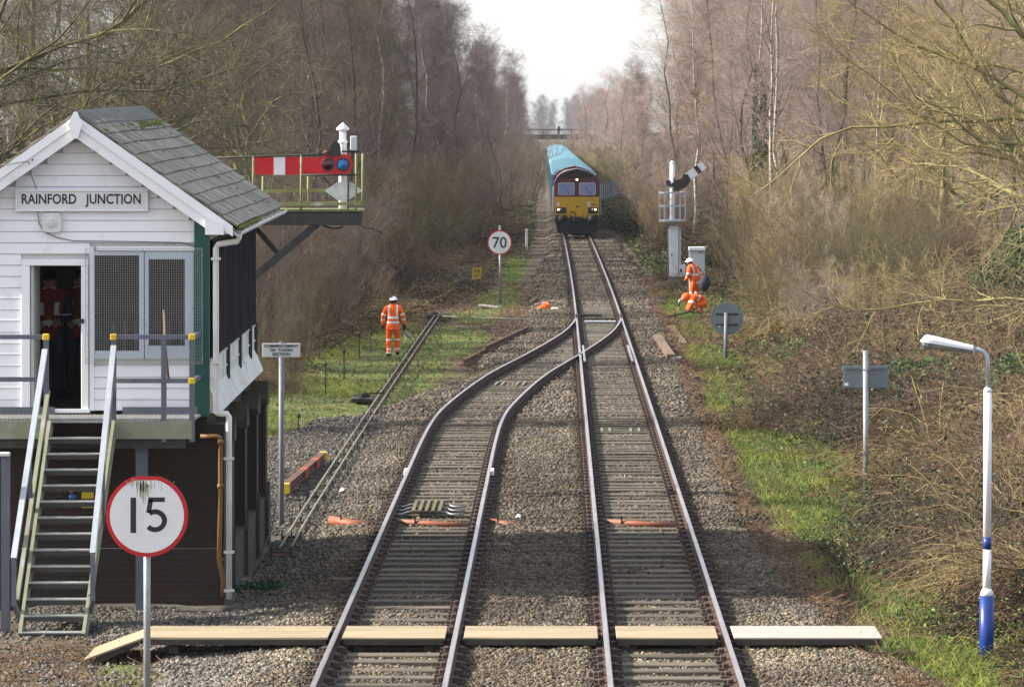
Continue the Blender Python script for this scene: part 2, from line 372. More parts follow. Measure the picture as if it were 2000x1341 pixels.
base = brown*(1-sstep(.55,.75,n2)*.6) + straw*sstep(.55,.75,n2)*.6
green = np.array([.085,.125,.026])*(1-n2) + np.array([.15,.165,.042])*n2
cols = base*(1-lw) + green*lw
big_mesh('ground', np.stack([Xg, Yg, Zg], -1).reshape(-1,3), grid_faces(len(ys), len(xs)), 'soil', colors=cols.reshape(-1,3), smooth=True)
tag(bpy.data.objects['ground'], kind='structure')

ys = axis([(30,44,1),(44,62,.09),(62,90,.16),(90,145,.35),(145,265,.6),(265,960,6)])
us = np.linspace(0, 1, 110)
bl = bal_left(ys)-1.6; br = bal_right(ys)+1.5
Xb = bl[:, None] + (br-bl)[:, None]*us[None]; Yb = np.repeat(ys[:, None], len(us), 1); Zb = bed_z(Xb, Yb)
def rail_dist(X, Y):
    d = np.full(X.shape, 9.0)
    for cx in (TX(Y), np.where(Y < 137, LX(Y), 99)):
        for s in (-.7525, .7525): d = np.minimum(d, np.abs(X-cx-s))
    return d
def ballast_tint(X, Y):
    n = fnoise(X, Y, .45, 61); n3 = fnoise(X, Y, 2.2, 62); d = rail_dist(X, Y)
    lt = np.stack([np.full(X.shape, v) for v in (1.0,.97,.92)], -1)
    dk = np.stack([np.full(X.shape, v) for v in (.50,.44,.38)], -1)
    nn_ = sstep(.3,.7,n)*.8; c = lt*(1-nn_[..., None]) + dk*nn_[..., None]
    gr = sstep(-3.2,-4.4,X)*(1-sstep(92,100,Y)); c = c*(1-gr[..., None]*.9) + np.array([.66,.70,.78])*gr[..., None]*.9
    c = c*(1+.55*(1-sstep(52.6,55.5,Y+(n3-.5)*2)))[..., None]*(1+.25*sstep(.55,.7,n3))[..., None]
    st = (1-sstep(.06,.40,d+ (n3-.5)*.12))[..., None]*.78
    c = c*(1-st) + np.array([.24,.16,.115])*st
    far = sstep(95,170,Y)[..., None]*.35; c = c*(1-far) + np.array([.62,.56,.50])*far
    g = (sstep(.6,.75,fnoise(X, Y, .8, 63))*.35)[..., None]; c = c*(1-g) + c*np.array([.75,.85,.5])*g
    return c
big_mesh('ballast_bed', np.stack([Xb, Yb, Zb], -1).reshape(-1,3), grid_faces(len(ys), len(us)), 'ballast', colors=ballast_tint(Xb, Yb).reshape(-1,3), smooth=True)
tag(bpy.data.objects['ballast_bed'], kind='structure')

# loose ballast stones that can be made out: one mass
def stones(n, y0, y1, smin, smax, yard=False):
    Y = y0 + (y1-y0)*RNG.random(n)**1.25; l = bal_left(Y); r = bal_right(Y); X = l-.5 + (r-l+.9)*RNG.random(n)
    Z = bed_z(X, Y); ok = Z > ground_z(X, Y)-.02
    if yard: X = -5.0-3.2*RNG.random(n); Z = np.maximum(ground_z(X, Y), bed_z(X, Y)); ok = RNG.random(n) < .35+.65*sstep(.4,.6,fnoise(X,Y,1.1,66))
    under = (np.abs(X+4.9) < .35) & (Y > 56) & (Y < 66.5) | (X < -4.9) & (Y > 56.6) & (Y < 66.5)
    for cx, hw in ((TX(Y), .78), (np.where(Y < 137, LX(Y), 99), .78)): under |= np.abs(np.abs(X-cx)-.7525) < .07
    ok &= ~under; X, Y, Z = X[ok], Y[ok], Z[ok]; n = len(X)
    dirs = np.array([[1,0,0],[-1,0,0],[0,1,0],[0,-1,0],[0,0,1],[0,0,-1]], float)
    s = (smin + (smax-smin)*RNG.random((n,1))**1.6)
    P = dirs[None]*(s*(.65+.7*RNG.random((n,6))))[..., None] + RNG.normal(0, .22, (n,6,3))*s[..., None]
    q = RNG.normal(size=(n,4)); q /= np.linalg.norm(q, axis=1, keepdims=True); w, x, y, z = q.T
    M = np.stack([np.stack([1-2*(y*y+z*z), 2*(x*y-z*w), 2*(x*z+y*w)], -1), np.stack([2*(x*y+z*w), 1-2*(x*x+z*z), 2*(y*z-x*w)], -1), np.stack([2*(x*z-y*w), 2*(y*z+x*w), 1-2*(x*x+y*y)], -1)], -2)
    P = np.einsum('nij,nkj->nki', M, P); P[..., 2] *= .75
    P += np.stack([X, Y, Z + s[:,0]*.25], -1)[:, None]
    T = np.array([[0,2,4],[2,1,4],[1,3,4],[3,0,4],[2,0,5],[1,2,5],[3,1,5],[0,3,5]])
    Fc = (np.arange(n)[:, None, None]*6 + T[None]).reshape(-1, 3)
    v = .35 + 1.05*RNG.random((n,1))**1.3; hue = RNG.random((n,1))
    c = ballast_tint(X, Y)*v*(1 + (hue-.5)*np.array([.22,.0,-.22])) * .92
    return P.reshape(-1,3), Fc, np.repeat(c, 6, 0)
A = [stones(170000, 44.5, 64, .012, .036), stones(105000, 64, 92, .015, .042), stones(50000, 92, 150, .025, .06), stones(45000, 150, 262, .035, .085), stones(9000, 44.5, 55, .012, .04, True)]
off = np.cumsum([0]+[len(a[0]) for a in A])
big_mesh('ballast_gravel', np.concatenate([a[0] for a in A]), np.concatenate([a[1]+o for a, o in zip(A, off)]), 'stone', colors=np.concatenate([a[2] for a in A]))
tag(bpy.data.objects['ballast_gravel'], kind='stuff')
# ------------------------------------------------------------------ the two tracks
RAILP = [(-.065,-.158),(.065,-.158),(.065,-.142),(.012,-.122),(.012,-.05),(.034,-.042),(.034,-.008),(.026,0),(-.026,0),(-.034,-.008),(-.034,-.042),(-.012,-.05),(-.012,-.122),(-.065,-.142)]
def rail_mb(path):
    """path: list of (x, y); a rail of RAILP section along it, polished on top"""
    b = MB(); n = len(RAILP); K = len(path)
    for i, (x, y) in enumerate(path):
        x0, y0 = path[max(i-1,0)]; x1, y1 = path[min(i+1,K-1)]; d = math.hypot(x1-x0, y1-y0); nx, ny = (y1-y0)/d, -(x1-x0)/d
        for (u, w) in RAILP: b.v.append((x+nx*u, y+ny*u, w))
    for i in range(K-1):
        for k in range(n):
            k2 = (k+1) % n; b.f.append([i*n+k, i*n+k2, (i+1)*n+k2, (i+1)*n+k]); b.m.append(1 if k in (6,7,8) else 0); b.sm.append(False); b.t.append(1.0)
    b.f.append(list(range(n))); b.m.append(0); b.sm.append(False); b.t.append(1.0)
    return b
def sleeper_mb(cx, cy, ang, L=2.55, w=.25, seats=(-.7525,.7525), top=-.172):
    b = MB(); rt = Matrix.Rotation(ang, 3, 'Z'); j = random.uniform(-.012, .012)
    b.box((cx+random.uniform(-.03,.03), cy, top-.075+j), (L, w, .15), 0, rt, .012)
    for s in seats:
        c = Vector((cx, cy, 0)) + rt @ Vector((s, 0, 0))
        b.box((c.x, c.y, -.158), (.36, .19, .035), 1, rt)
        for t in (-1, 1): b.box(c + rt @ Vector((t*.092, 0, -.120)), (.075, .12, .075), 1, rt, .012)
        b.box(c + rt @ Vector((.150, 0, -.13)), (.04, .06, .06), 1, rt); b.box(c + rt @ Vector((-.150, 0, -.13)), (.04, .06, .06), 1, rt)
    return b
def track(name, label, cfun, yr, ya, yb, skip=None):
    t = thing(name, (float(cfun(ya)), ya, -.158), label, 'railway track')
    for s in (-.7525, .7525): rail_mb([(float(cfun(y))+s, y) for y in yr]).build('rail', ['rail_rust','rail_steel'], t)
    y = ya + .3; k = 0; rest = MB()
    while y < yb:
        if not (skip and skip(y)):
            a = -math.atan2(float(cfun(y+.5))-float(cfun(y-.5)), 1.0)
            m = sleeper_mb(float(cfun(y)), y, a)
            if k < 100: m.build('sleeper', ['sleeper_wood','chair_iron'], t)
            else: rest.add(m.v, [], 0); off = len(rest.v)-len(m.v); rest.f += [[off+i for i in f] for f in m.f]; rest.m += m.m; rest.sm += m.sm; rest.t += m.t
            k += 1
        y += .70*random.uniform(.97, 1.03)
    if rest.f: tag(rest.build('sleepers', ['sleeper_wood','chair_iron'], t), kind='stuff')
    return t
main = track('railway_track', 'straight main line of bright steel rails running from the train to the bottom edge', TX,
      [30,60,90,120,137,145]+list(range(150,260,8))+list(range(260,960,20)), 42, 300)
# check rails and crossing nose where the branch rail cuts through the main line's left rail
b = MB()
for x0 in (1.334-.7525+.10, 1.334+.7525-.10):
    b.bar((x0, 111.5, -.02), (x0, 119.5, -.02), .06, .05, 1); b.bar((x0, 111.5, -.09), (x0, 119.5, -.09), .03, .12, 0)
b.build('check_rail', ['rail_rust','rail_steel'], main)
for yy in (88.3, 138.6):
    b = MB()
    for dx in (-.42,-.25,.2,.38): b.box((float(TX(yy))+dx, yy, -.165), (.05, 1.0, .03), 0)
    b.build('signal_wire_roller', 'rod_steel', main)
br_ = track('railway_track', 'branch line curving off the main line in an S towards the bottom left', LX,
      list(np.arange(30,80,10))+list(np.arange(80,141,1.0)), 42.2, 137.5, skip=lambda y: False)
b = MB()
for dx in (-.42,-.25,.12,.28): b.bar((float(LX(104))+dx, 103.4, -.155), (float(LX(104.9))+dx, 104.8, -.155), .05, .03, 0)
b.build('signal_wire_roller', 'rod_steel', br_)

# ------------------------------------------------------------------ boarded foot crossing
def board(label, x0, x1, y0=51.15, y1=52.35, z=-.012, m='new_board', ramp=None):
    t = thing('crossing_board', ((x0+x1)/2, (y0+y1)/2, -.2), label, 'crossing board', 'timber boards of the foot crossing')
    b = MB(); n = 8; w = (y1-y0)/n
    if ramp is None: b.box(((x0+x1)/2, (y0+y1)/2, z-.012), (x1-x0, y1-y0, .024), 0, None, .005)
    else:
        b.prism([(ramp, z), (x1, z), (x1, z-.024), (ramp, z-.024), (x0, -.30), (x0-.02, -.285)], y0, y1, 0)
    b.build('deck', m, t)
    b = MB(); xa = x0 if ramp is None else ramp
    b.box(((xa+x1)/2, y0+.025, z-.06), (x1-xa-.04, .05, .07), 0); b.box(((xa+x1)/2, y1-.03, z-.06), (x1-xa-.04, .05, .07), 0)
    if ramp is not None: b.bar((x0+.1, y0+.05, -.33), (ramp, y0+.05, -.05), .05, .07, 0)
    b.build('edge_beam', 'dark_timber', t)
    for f in (.16, .84):
        b = MB(); b.box((xa+(x1-xa)*f, (y0+y1)/2, z-.16), (.12, y1-y0-.16, .09), 0); b.build('bearer', 'dark_timber', t)
    return t
board('cream crossing board with a ramp down to the foot of the steel stairs', -5.92, -2.90, ramp=-5.2)
board('crossing board lying between the rails of the curving branch line', -2.72, -1.43)
board('long cream crossing board lying between the two railway tracks', -1.20, .48)
board('crossing board lying between the rails of the straight main line', .71, 1.98)
board('pale greyish board at the lamp post end of the foot crossing', 2.18, 4.03, m='grey_board')

# ------------------------------------------------------------------ lineside equipment on the ground
t = thing('point_rodding', (-4.28, 63.8, -.3), 'pair of long grey rods on low stools left of the branch line', 'point rodding')
for dx in (-.085, .085):
    b = MB(); pts = [(-4.25+dx,63.4,-.15),(-4.25+dx,65.2,-.13)] + [(-4.25+dx-.05*math.sin((y-60)/25), y, -.13+.01*math.sin(y)) for y in range(70,143,6)]
    b.tube(pts, .019, 6); b.build('rod', 'rod_steel', t)
y = 63.2
while y < 142:
    b = MB(); x = -4.28 - .05*math.sin((y-60)/25)
    b.box((x, y, -.21), (.34, .11, .06), 0, None, .01); b.box((x, y, -.26), (.30, .22, .10), 1)
    for dx in (-.15, 0, .15): b.box((x+dx, y, -.14), (.02, .06, .08), 0)
    b.build('roller_stool', ['cast_iron','old_timber'], t); y += 2.35
t = thing('rodding_crank', (-4.62, 99.5, -.3), 'black cast iron crank on a plate beside the rodding in the grass', 'crank')
b = MB(); b.box((-4.75,99.5,-.24),(.62,1.0,.10),0,None,.02); b.lathe((-4.75,99.5,-.19),[(.16,0),(.16,.05),(.05,.06),(.05,.12),(0,.12)],10); b.build('crank_plate','cast_iron',t)
b = MB(); b.bar((-4.75,99.5,-.11),(-4.30,99.75,-.11),.06,.03); b.bar((-4.75,99.5,-.11),(-4.95,98.9,-.11),.06,.03); b.build('crank_arm','cast_iron',t)
t = thing('point_drive_rod', (-2.5, 139.5, -.25), 'thin pale rod crossing the grass to the points below the orange bag', 'rod')
b = MB(); b.tube([(-4.3,141.6,-.16),(-2.4,140.2,-.17),(.45,138.6,-.16)], .024, 6); b.build('rod','rod_steel',t)
b = MB(); b.box((-4.35,141.8,-.18),(.5,.9,.14),0,None,.02); b.box((-4.0,142.5,-.2),(.45,1.2,.1),0); b.lathe((-4.35,141.8,-.11),[(.15,0),(.15,.06),(.04,.07),(.04,.13),(0,.13)],10); b.build('crank','cast_iron',t)
t = thing('stretcher_bar', (1.33, 138.2, -.2), 'black stretcher bar and slide plates tying the point blades between the main rails', 'stretcher bar')
b = MB(); b.box((1.36,138.2,-.10),(1.2,.16,.05),0,None,.01); b.box((1.0,141.5,-.12),(.9,.5,.05),0); b.build('bar','cast_iron',t)
b = MB(); b.box((1.35,136.7,-.115),(1.05,.55,.02),0,None,.004); b.build('plate','galvanised',t)
t = thing('signal_wire_run', (4.0, 141, -.25), 'dark wire run on pulley stakes from the main line towards the crouching worker', 'wire run')
b = MB(); b.tube([(2.3,139.3,-.14),(3.6,140.4,-.16),(4.6,144,-.12),(4.95,148,-.15)], .03, 5); b.build('wire','cast_iron',t)
b = MB()
for p in ((3.0,139.9),(4.0,142.0),(4.75,146)): b.bar((p[0],p[1],-.45),(p[0],p[1],-.05),.04,.04)
b.build('stake','cast_iron',t)
# rail offcuts and timbers
def loose_rail(label, p0, p1, name='spare_rail'):
    t = thing(name, (p0[0], p0[1], surf(*p0)), label, 'spare rail', None); b = MB(); n = len(RAILP)
    d = Vector((p1[0]-p0[0], p1[1]-p0[1], 0)); d.normalize(); nn = Vector((d.y, -d.x, 0))
    za = max(surf(p0[0]*(1-f)+p1[0]*f, p0[1]*(1-f)+p1[1]*f) for f in (0,.25,.5,.75,1)) + .15
    for (p, z) in ((p0, za), (p1, za)):
        for (u, w) in RAILP: b.v.append((p[0]+nn.x*u*1.2, p[1]+nn.y*u*1.2, z+w*1.05))
    for k in range(n): b.f.append([k, (k+1) % n, n+(k+1) % n, n+k]); b.m.append(0); b.sm.append(False); b.t.append(1.0)
    b.f += [list(range(n)), list(range(2*n-1, n-1, -1))]; b.m += [0,0]; b.sm += [False]*2; b.t += [1.0]*2
    b.build('rail', 'rusty_iron', t)
    for f in (.12,.88):
        q = (p0[0]*(1-f)+p1[0]*f, p0[1]*(1-f)+p1[1]*f); b = MB(); b.box((q[0], q[1], surf(*q)+.0), (.4,.25,.1), 0); b.build('packing', 'dark_timber', t)
loose_rail('rusty spare rail on the grass edge, the lower of the two left of the junction', (-2.66,114.2), (-2.0,122.0))
loose_rail('rusty spare rail on the ballast, the upper of the two left of the junction', (-2.15,119.8), (-1.02,131.5))
t = thing('rusty_girder', (-4.78, 78, -.3), 'rust brown girder with orange bands and yellow ends lying beside the rodding', 'girder')
g0 = Vector((-4.93,73.6,-.13)); g1 = Vector((-4.66,80.8,-.13)); dv = (g1-g0).normalized()
b = MB(); b.bar(g0, g1, .04, .15); b.bar(g0+Vector((0,0,.075)), g1+Vector((0,0,.075)), .13, .025); b.bar(g0-Vector((0,0,.075)), g1-Vector((0,0,.075)), .13, .025); b.build('girder_web','rusty_iron',t)
for f in (.42, .72):
    b = MB(); p = g0.lerp(g1, f); b.bar(p, p+dv*.55, .142, .18); b.build('painted_band','rust_orange',t)
for f0, f1 in ((-.012,.022),(.98,1.012)):
    b = MB(); b.bar(g0.lerp(g1,f0), g0.lerp(g1,f1), .14, .178); b.build('painted_end','yellow_paint',t)
for lab, p0, p1 in (('reddish brown timber baulk lying in the ballast right of the junction', (3.02,126.5), (3.14,115.6)), ('mossy brown baulk half sunk in weeds below the crouching worker', (3.70,136.5), (3.80,125.8))):
    t = thing('timber_baulk', (p0[0], p0[1], -.3), lab, 'baulk'); b = MB()
    z = max(surf(*p0), surf(*p1), surf((p0[0]+p1[0])/2, (p0[1]+p1[1])/2))
    b.bar((p0[0],p0[1],z+.04), (p1[0],p1[1],z+.03), .24, .14); b.build('beam','old_timber',t)
    b = MB(); b.box((p1[0]+.16,p1[1]+.2,z),(.28,.5,.05),0); b.build('iron_plate','galvanised' if 'reddish' in lab else 'rusty_iron',t)
t = thing('weathered_plank', (-2.55,153,-.33), 'short weathered plank lying on the grass at the foot of the 70 sign', 'plank')
b = MB(); b.bar((-2.92,152.6,surf(-2.9,152.6)+.10),(-2.20,152.0,surf(-2.2,152)+.06),.34,.05); b.build('board','grey_board',t); b = MB(); b.bar((-2.8,152.6,surf(-2.8,152.6)),(-2.35,152.2,surf(-2.4,152.2)+.04),.25,.08); b.build('underside_beam','dark_timber',t)
# orange ducts crossing under the rails
for lab, x0, x1, bend in (('orange duct sticking out of the ballast left of the branch line', -3.78, -3.05, .10), ('orange duct crossing between the branch line rails', -2.70, -1.42, .02), ('short orange duct surfacing between the two tracks', -1.15, -.62, .05), ('red orange duct crossing between the main line rails', .72, 1.92, .02)):
    t = thing('cable_duct', ((x0+x1)/2, 67.3, -.25), lab, 'cable duct', 'orange ducts under the tracks'); b = MB()
    b.tube([(x0,67.6,-.155+bend*.3),(x0+(x1-x0)*.5,67.35,-.165),(x1,67.25,-.185)], [.075 if bend > .06 else .05]*3, 10); b.build('pipe','duct_orange',t)
    b = MB(); b.bar((x0+.25*(x1-x0),67.42,-.3),(x0+.25*(x1-x0),67.42,-.04),.025,.025); b.build('peg','cast_iron',t)
t = thing('slatted_cover', (-2.24, 69.6, -.18), 'small slatted wooden cover over cranked steel rods between the branch rails', 'slatted cover')
b = MB()
for k in range(5): b.box((-2.24-.22+.11*k, 69.6, -.075), (.055, 2.0, .03), 0)
for yy in (68.75,69.6,70.45): b.box((-2.24, yy, -.105), (.54, .09, .03), 0)
mat('slat_wood',(.14,.12,.065),(.08,.07,.04),.85,4); b.build('slats','slat_wood',t)
for yy in (68.9,69.6,70.3):
    b = MB(); b.tube([(-2.78,yy-.1,-.14),(-2.66,yy-.1,-.14),(-2.56,yy+.1,-.125),(-1.92,yy+.1,-.125),(-1.82,yy-.1,-.14),(-1.60,yy-.1,-.14)], .018, 6); b.build('cranked_rod','post_steel',t)
for lab, x in (('small white clip on the left branch rail', -2.86),('small white clip on the right branch rail', -1.25)):
    t = thing('rail_clip', (x,76.2,-.1), lab, 'rail clip'); b = MB(); b.box((x,76.2,-.05),(.06,.55,.10),0,None,.01); b.build('clip_plate','signal_white',t); b = MB(); b.box((x,76.2,-.14),(.10,.3,.08),0); b.build('clip_foot','cast_iron',t)
t = thing('orange_bag', (-.55,147,-.25), 'crumpled orange bag lying on the ballast beside the junction', 'bag')
b = MB(); rr = random.Random(5); nu, nv = 14, 7; vs = []; fs = []
for j in range(nv+1):
    for i in range(nu):
        a = 2*math.pi*i/nu; th = math.pi*j/nv; q = .75+.5*rr.random(); vs.append((-.55+.25*q*math.sin(th)*math.cos(a), 147+.25*q*math.sin(th)*math.sin(a), -.14+.17*q*math.cos(th)*(1.0+.4*math.cos(a))))
for j in range(nv):
    for i in range(nu): fs.append((j*nu+i,(j+1)*nu+i,(j+1)*nu+(i+1)%nu,j*nu+(i+1)%nu))
b.add(vs, fs, 0); b.build('sack','hivis',t); b = MB(); b.tube([(-.62,147,.0),(-.6,146.9,.07),(-.5,146.9,.06),(-.48,147,-.02)],.012,5); b.build('drawstring','reflective',t)
t = thing('concrete_block', (-.2,146.6,-.25), 'small pale stone block beside the orange bag', 'block'); b = MB(); b.box((-.17,146.6,-.15),(.26,.5,.12),0,None,.03); b.build('block_body','white_weathered',t)
# iron stakes in the grass on the left and litter
for k, (px, py, hh) in enumerate(((636,770,.75),(672,740,.75),(702,700,.7),(724,690,.62),(583,850,.35))):
    Y = 6.7*F/(py-VY); x = PX(px, Y); z = surf(x, Y); t = thing('iron_stake', (x,Y,z), ['thin dark stake with a knob, nearest to the signal box on the lawn','thin dark stake with a knob, second along the lawn edge','thin dark stake with a knob, third along the lawn edge','thin dark stake with a knob, closest to the walking worker','short dark peg in the grey ballast near the girder'][k], 'stake', 'iron stakes along the lawn')
    b = MB(); b.tube([(x,Y,z-.1),(x,Y,z+hh)],.016,6); b.build('shaft','cast_iron',t); b = MB(); b.sphere((x,Y,z+hh),.045,0,8,6,(1,1,1.3)); b.build('knob','cast_iron',t)
for lab, px, py in (('scrap of white litter on the ballast between the tracks', 1012,1016),('scrap of white litter left of the branch line', 668,957)):
    Y = 6.55*F/(py-VY); x = PX(px, Y); z = surf(x, Y); t = thing('litter', (x,Y,z), lab, 'litter'); b = MB(); b.add([(x-.05,Y-.2,z+.02),(x+.04,Y-.15,z+.04),(x+.05,Y+.15,z+.05),(x,Y+.0,z+.08),(x-.04,Y+.16,z+.03)],[(0,1,3),(1,2,3),(2,4,3),(4,0,3),(0,4,2,1)]); b.build('paper_scrap','signal_white',t)
# ------------------------------------------------------------------ brickwork and glass materials
def brickwork():
    m = bpy.data.materials.new('brickwork'); m.use_nodes = True; nt = m.node_tree; N = nt.nodes; L = nt.links; b = N['Principled BSDF']
    tc = N.new('ShaderNodeTexCoord'); sp = N.new('ShaderNodeSeparateXYZ'); ad = N.new('ShaderNodeMath'); cb = N.new('ShaderNodeCombineXYZ')
    L.new(tc.outputs['Object'], sp.inputs[0]); L.new(sp.outputs[0], ad.inputs[0]); L.new(sp.outputs[1], ad.inputs[1]); L.new(ad.outputs[0], cb.inputs[0]); L.new(sp.outputs[2], cb.inputs[1])
    t = N.new('ShaderNodeTexBrick'); t.inputs['Scale'].default_value = 1; t.inputs['Brick Width'].default_value = .225; t.inputs['Row Height'].default_value = .075; t.inputs['Mortar Size'].default_value = .008
    t.inputs['Color1'].default_value = (.034,.012,.008,1); t.inputs['Color2'].default_value = (.016,.009,.007,1); t.inputs['Mortar'].default_value = (.022,.02,.017,1); t.inputs['Bias'].default_value = -.1
    L.new(cb.outputs[0], t.inputs['Vector'])
    n = N.new('ShaderNodeTexNoise'); n.inputs['Scale'].default_value = 1.3; n.inputs['Detail'].default_value = 8; L.new(tc.outputs['Object'], n.inputs['Vector'])
    mr = N.new('ShaderNodeMapRange'); mr.inputs['From Min'].default_value = .4; mr.inputs['From Max'].default_value = .7; L.new(n.outputs['Fac'], mr.inputs['Value'])
    x = N.new('ShaderNodeMix'); x.data_type = 'RGBA'; L.new(mr.outputs[0], x.inputs[0]); L.new(t.outputs['Color'], x.inputs[6]); x.inputs[7].default_value = (.016,.016,.01,1)
    L.new(x.outputs[2], b.inputs['Base Color']); b.inputs['Roughness'].default_value = .9
    bp = N.new('ShaderNodeBump'); bp.inputs['Strength'].default_value = .5; bp.inputs['Distance'].default_value = .01; bp.invert = True; L.new(t.outputs['Fac'], bp.inputs['Height']); L.new(bp.outputs[0], b.inputs['Normal'])
    MATS['brickwork'] = m
def glass():
    m = bpy.data.materials.new('glass'); m.use_nodes = True; nt = m.node_tree; N = nt.nodes; L = nt.links; N.remove(N['Principled BSDF'])
    a = N.new('ShaderNodeBsdfTransparent'); a.inputs[0].default_value = (.6,.64,.6,1); g = N.new('ShaderNodeBsdfGlossy'); g.inputs['Roughness'].default_value = .04
    fr = N.new('ShaderNodeFresnel'); fr.inputs[0].default_value = 1.5; x = N.new('ShaderNodeMixShader'); mu = N.new('ShaderNodeMath'); mu.operation = 'ADD'; mu.inputs[1].default_value = .02
    L.new(fr.outputs[0], mu.inputs[0]); L.new(mu.outputs[0], x.inputs[0]); L.new(a.outputs[0], x.inputs[1]); L.new(g.outputs[0], x.inputs[2]); L.new(x.outputs[0], N['Material Output'].inputs[0])
    MATS['glass'] = m
brickwork(); glass()

# ------------------------------------------------------------------ the signal box
FY = 57.0
def fx(px): return PX(px, FY)
def fz(py): return PZ(py, FY)
XL, XR = fx(-102), fx(410)           # timber corners
ZB = fz(801)                          # foot of the boarding
BX = thing('signal_box', (XR, FY, -.36), 'white boarded signal box with slate roof standing on a dark brick base', 'signal box')
door = (fx(60), fx(160), ZB, fz(518)); win = (fx(178), fx(380), fz(700), fz(490))
apx, apz, evx, evz = fx(155), fz(228), fx(455), fz(440)
slope = (apz-evz)/(evx-apx)
def roof_z(x): return apz - abs(x-apx)*slope
b = MB(); step = .1555; z = ZB
while z < apz-.35:
    zt = z+step; segs = [(XL, fx(381))]
    for (a, c, d, e) in (door, win):
        aa, cc, ee = (a-.125, c+.11, e+.10) if (a, c) == door[:2] else (a-.01, c+.01, e)
        if zt > d+.03 and z < ee-.02:
            ns = []
            for s0, s1 in segs:
                if s0 < aa: ns.append((s0, min(s1, aa)))
                if s1 > cc: ns.append((max(s0, cc), s1))
            segs = ns
    lim = (apz-.20-zt)/slope
    for s0, s1 in segs:
        s0 = max(s0, apx-lim); s1 = min(s1, apx+lim)
        if s1-s0 > .03:
            j = random.uniform(-.002,.002)
            b.add([(s0,FY-.022+j,z+.004),(s1,FY-.022+j,z+.004),(s1,FY-.004,zt-.003),(s0,FY-.004,zt-.003),(s0,FY+.02,z+.004),(s1,FY+.02,z+.004),(s1,FY+.02,zt-.003),(s0,FY+.02,zt-.003)],
                  [(0,1,2,3),(5,4,7,6),(0,4,5,1),(3,2,6,7),(0,3,7,4),(1,5,6,2)])
    z = zt
b.build('weatherboarding', 'white_paint', BX)
b = MB(); y0, y1 = FY+.022, FY+.09
b.box(((XL+door[0]-.05)/2, (y0+y1)/2, (ZB+evz)/2), (door[0]-.05-XL, .068, evz-ZB)); b.box(((door[1]+.05+win[0]-.01)/2, (y0+y1)/2, (ZB+evz)/2), (win[0]-.01-door[1]-.05, .068, evz-ZB))
b.box(((win[0]+win[1])/2, (y0+y1)/2, (ZB+win[2])/2), (win[1]-win[0]+.02-.001, .068, win[2]-ZB)); b.box(((win[0]+win[1])/2, (y0+y1)/2, (win[3]+evz)/2), (win[1]-win[0]+.019, .068, evz-win[3]))
b.box(((door[0]+door[1])/2, (y0+y1)/2, (door[3]+.05+evz)/2), (door[1]-door[0]+.099, .068, evz-door[3]-.05))
b.prism([(XL,evz+.001),(XR,evz+.001),(apx+.1,apz-.25),(apx-.1,apz-.25)], y0, y1)
b.build('wall', 'white_weathered', BX)
b = MB(); b.box((door[0]-.06, FY-.02, (ZB+door[3])/2), (.12,.06,door[3]-ZB),0,None,.006); b.box((door[1]+.05, FY-.02, (ZB+door[3])/2), (.10,.06,door[3]-ZB),0,None,.006)
b.box(((door[0]+door[1])/2-.005, FY-.022, door[3]+.045), (door[1]-door[0]+.22,.066,.09),0,None,.006); b.box(((door[0]+door[1])/2, FY-.03, ZB-.0), (door[1]-door[0]+.24,.10,.05))
b.box((door[1]+.145, FY-.012, (ZB+win[3])/2+.03), (.06,.045,win[3]-ZB+.06)); b.box((fx(300), FY-.028, win[3]+.035), (fx(381)-fx(160)-.01,.05,.06),0,None,.006)
df = b.build('door_frame', 'white_paint', BX)
b = MB(); b.box((door[0]+.022, FY+.40, (ZB+door[3])/2), (.04,.72,door[3]-ZB-.02)); dl = b.build('door', 'white_weathered', BX)
b = MB(); b.bar((door[0]+.05,FY+.12,ZB+1.0),(door[0]+.17,FY+.12,ZB+1.0),.03,.03); b.build('handle','galvanised',dl)
b = MB(); b.box((door[1]+.015, FY-.06, fz(626)), (.055,.03,.06)); b.build('latch','black_iron',df)
# front window: fixed light and casement
b = MB(); w0, w1, z0, z1 = win; xm = fx(283); wy = FY+.01
for (a, c) in ((w0,w0+.055),(xm-.075,xm-.005),(xm+.005,xm+.06),(w1-.13,w1)): b.box(((a+c)/2, wy, (z0+z1)/2), (c-a,.07,z1-z0),0,None,.006)
for (a, c, zz, hh) in ((w0+.055,xm-.075,z0+.055,.11),(w0+.055,xm-.075,z1-.03,.06),(xm+.06,w1-.13,z0+.09,.18),(xm+.06,w1-.13,z1-.055,.11)): b.box(((a+c)/2, wy+.002, zz), (c-a,.066,hh))
wf = b.build('window', 'window_frame', BX)
for a, c, d, e in ((w0+.055,xm-.075,z0+.11,z1-.06),(xm+.06,w1-.13,z0+.18,z1-.11)):
    g = MB(); g.box(((a+c)/2, wy+.01, (d+e)/2), (c-a,.006,e-d)); g.build('pane','glass',wf)
g = MB(); gx0, gx1, gz0, gz1, gy = fx(170), fx(397), fz(708), fz(484), FY-.13
n = 50
for i in range(n+1):
    x = gx0+(gx1-gx0)*i/n; zz = gz0+(gz1-gz0)*i/n; r = .008 if i in (0,n) else .0027
    g.bar((x,gy,gz0),(x,gy,gz1),r,r); g.bar((gx0,gy+.004,zz),(gx1,gy+.004,zz),r,r)
for zz in (gz0+.06,(gz0+gz1)/2,gz1-.1):
    for x in (gx0, gx1): g.bar((x,gy,zz),(x,FY,zz),.014,.014)
g.build('window_guard','wire',BX)
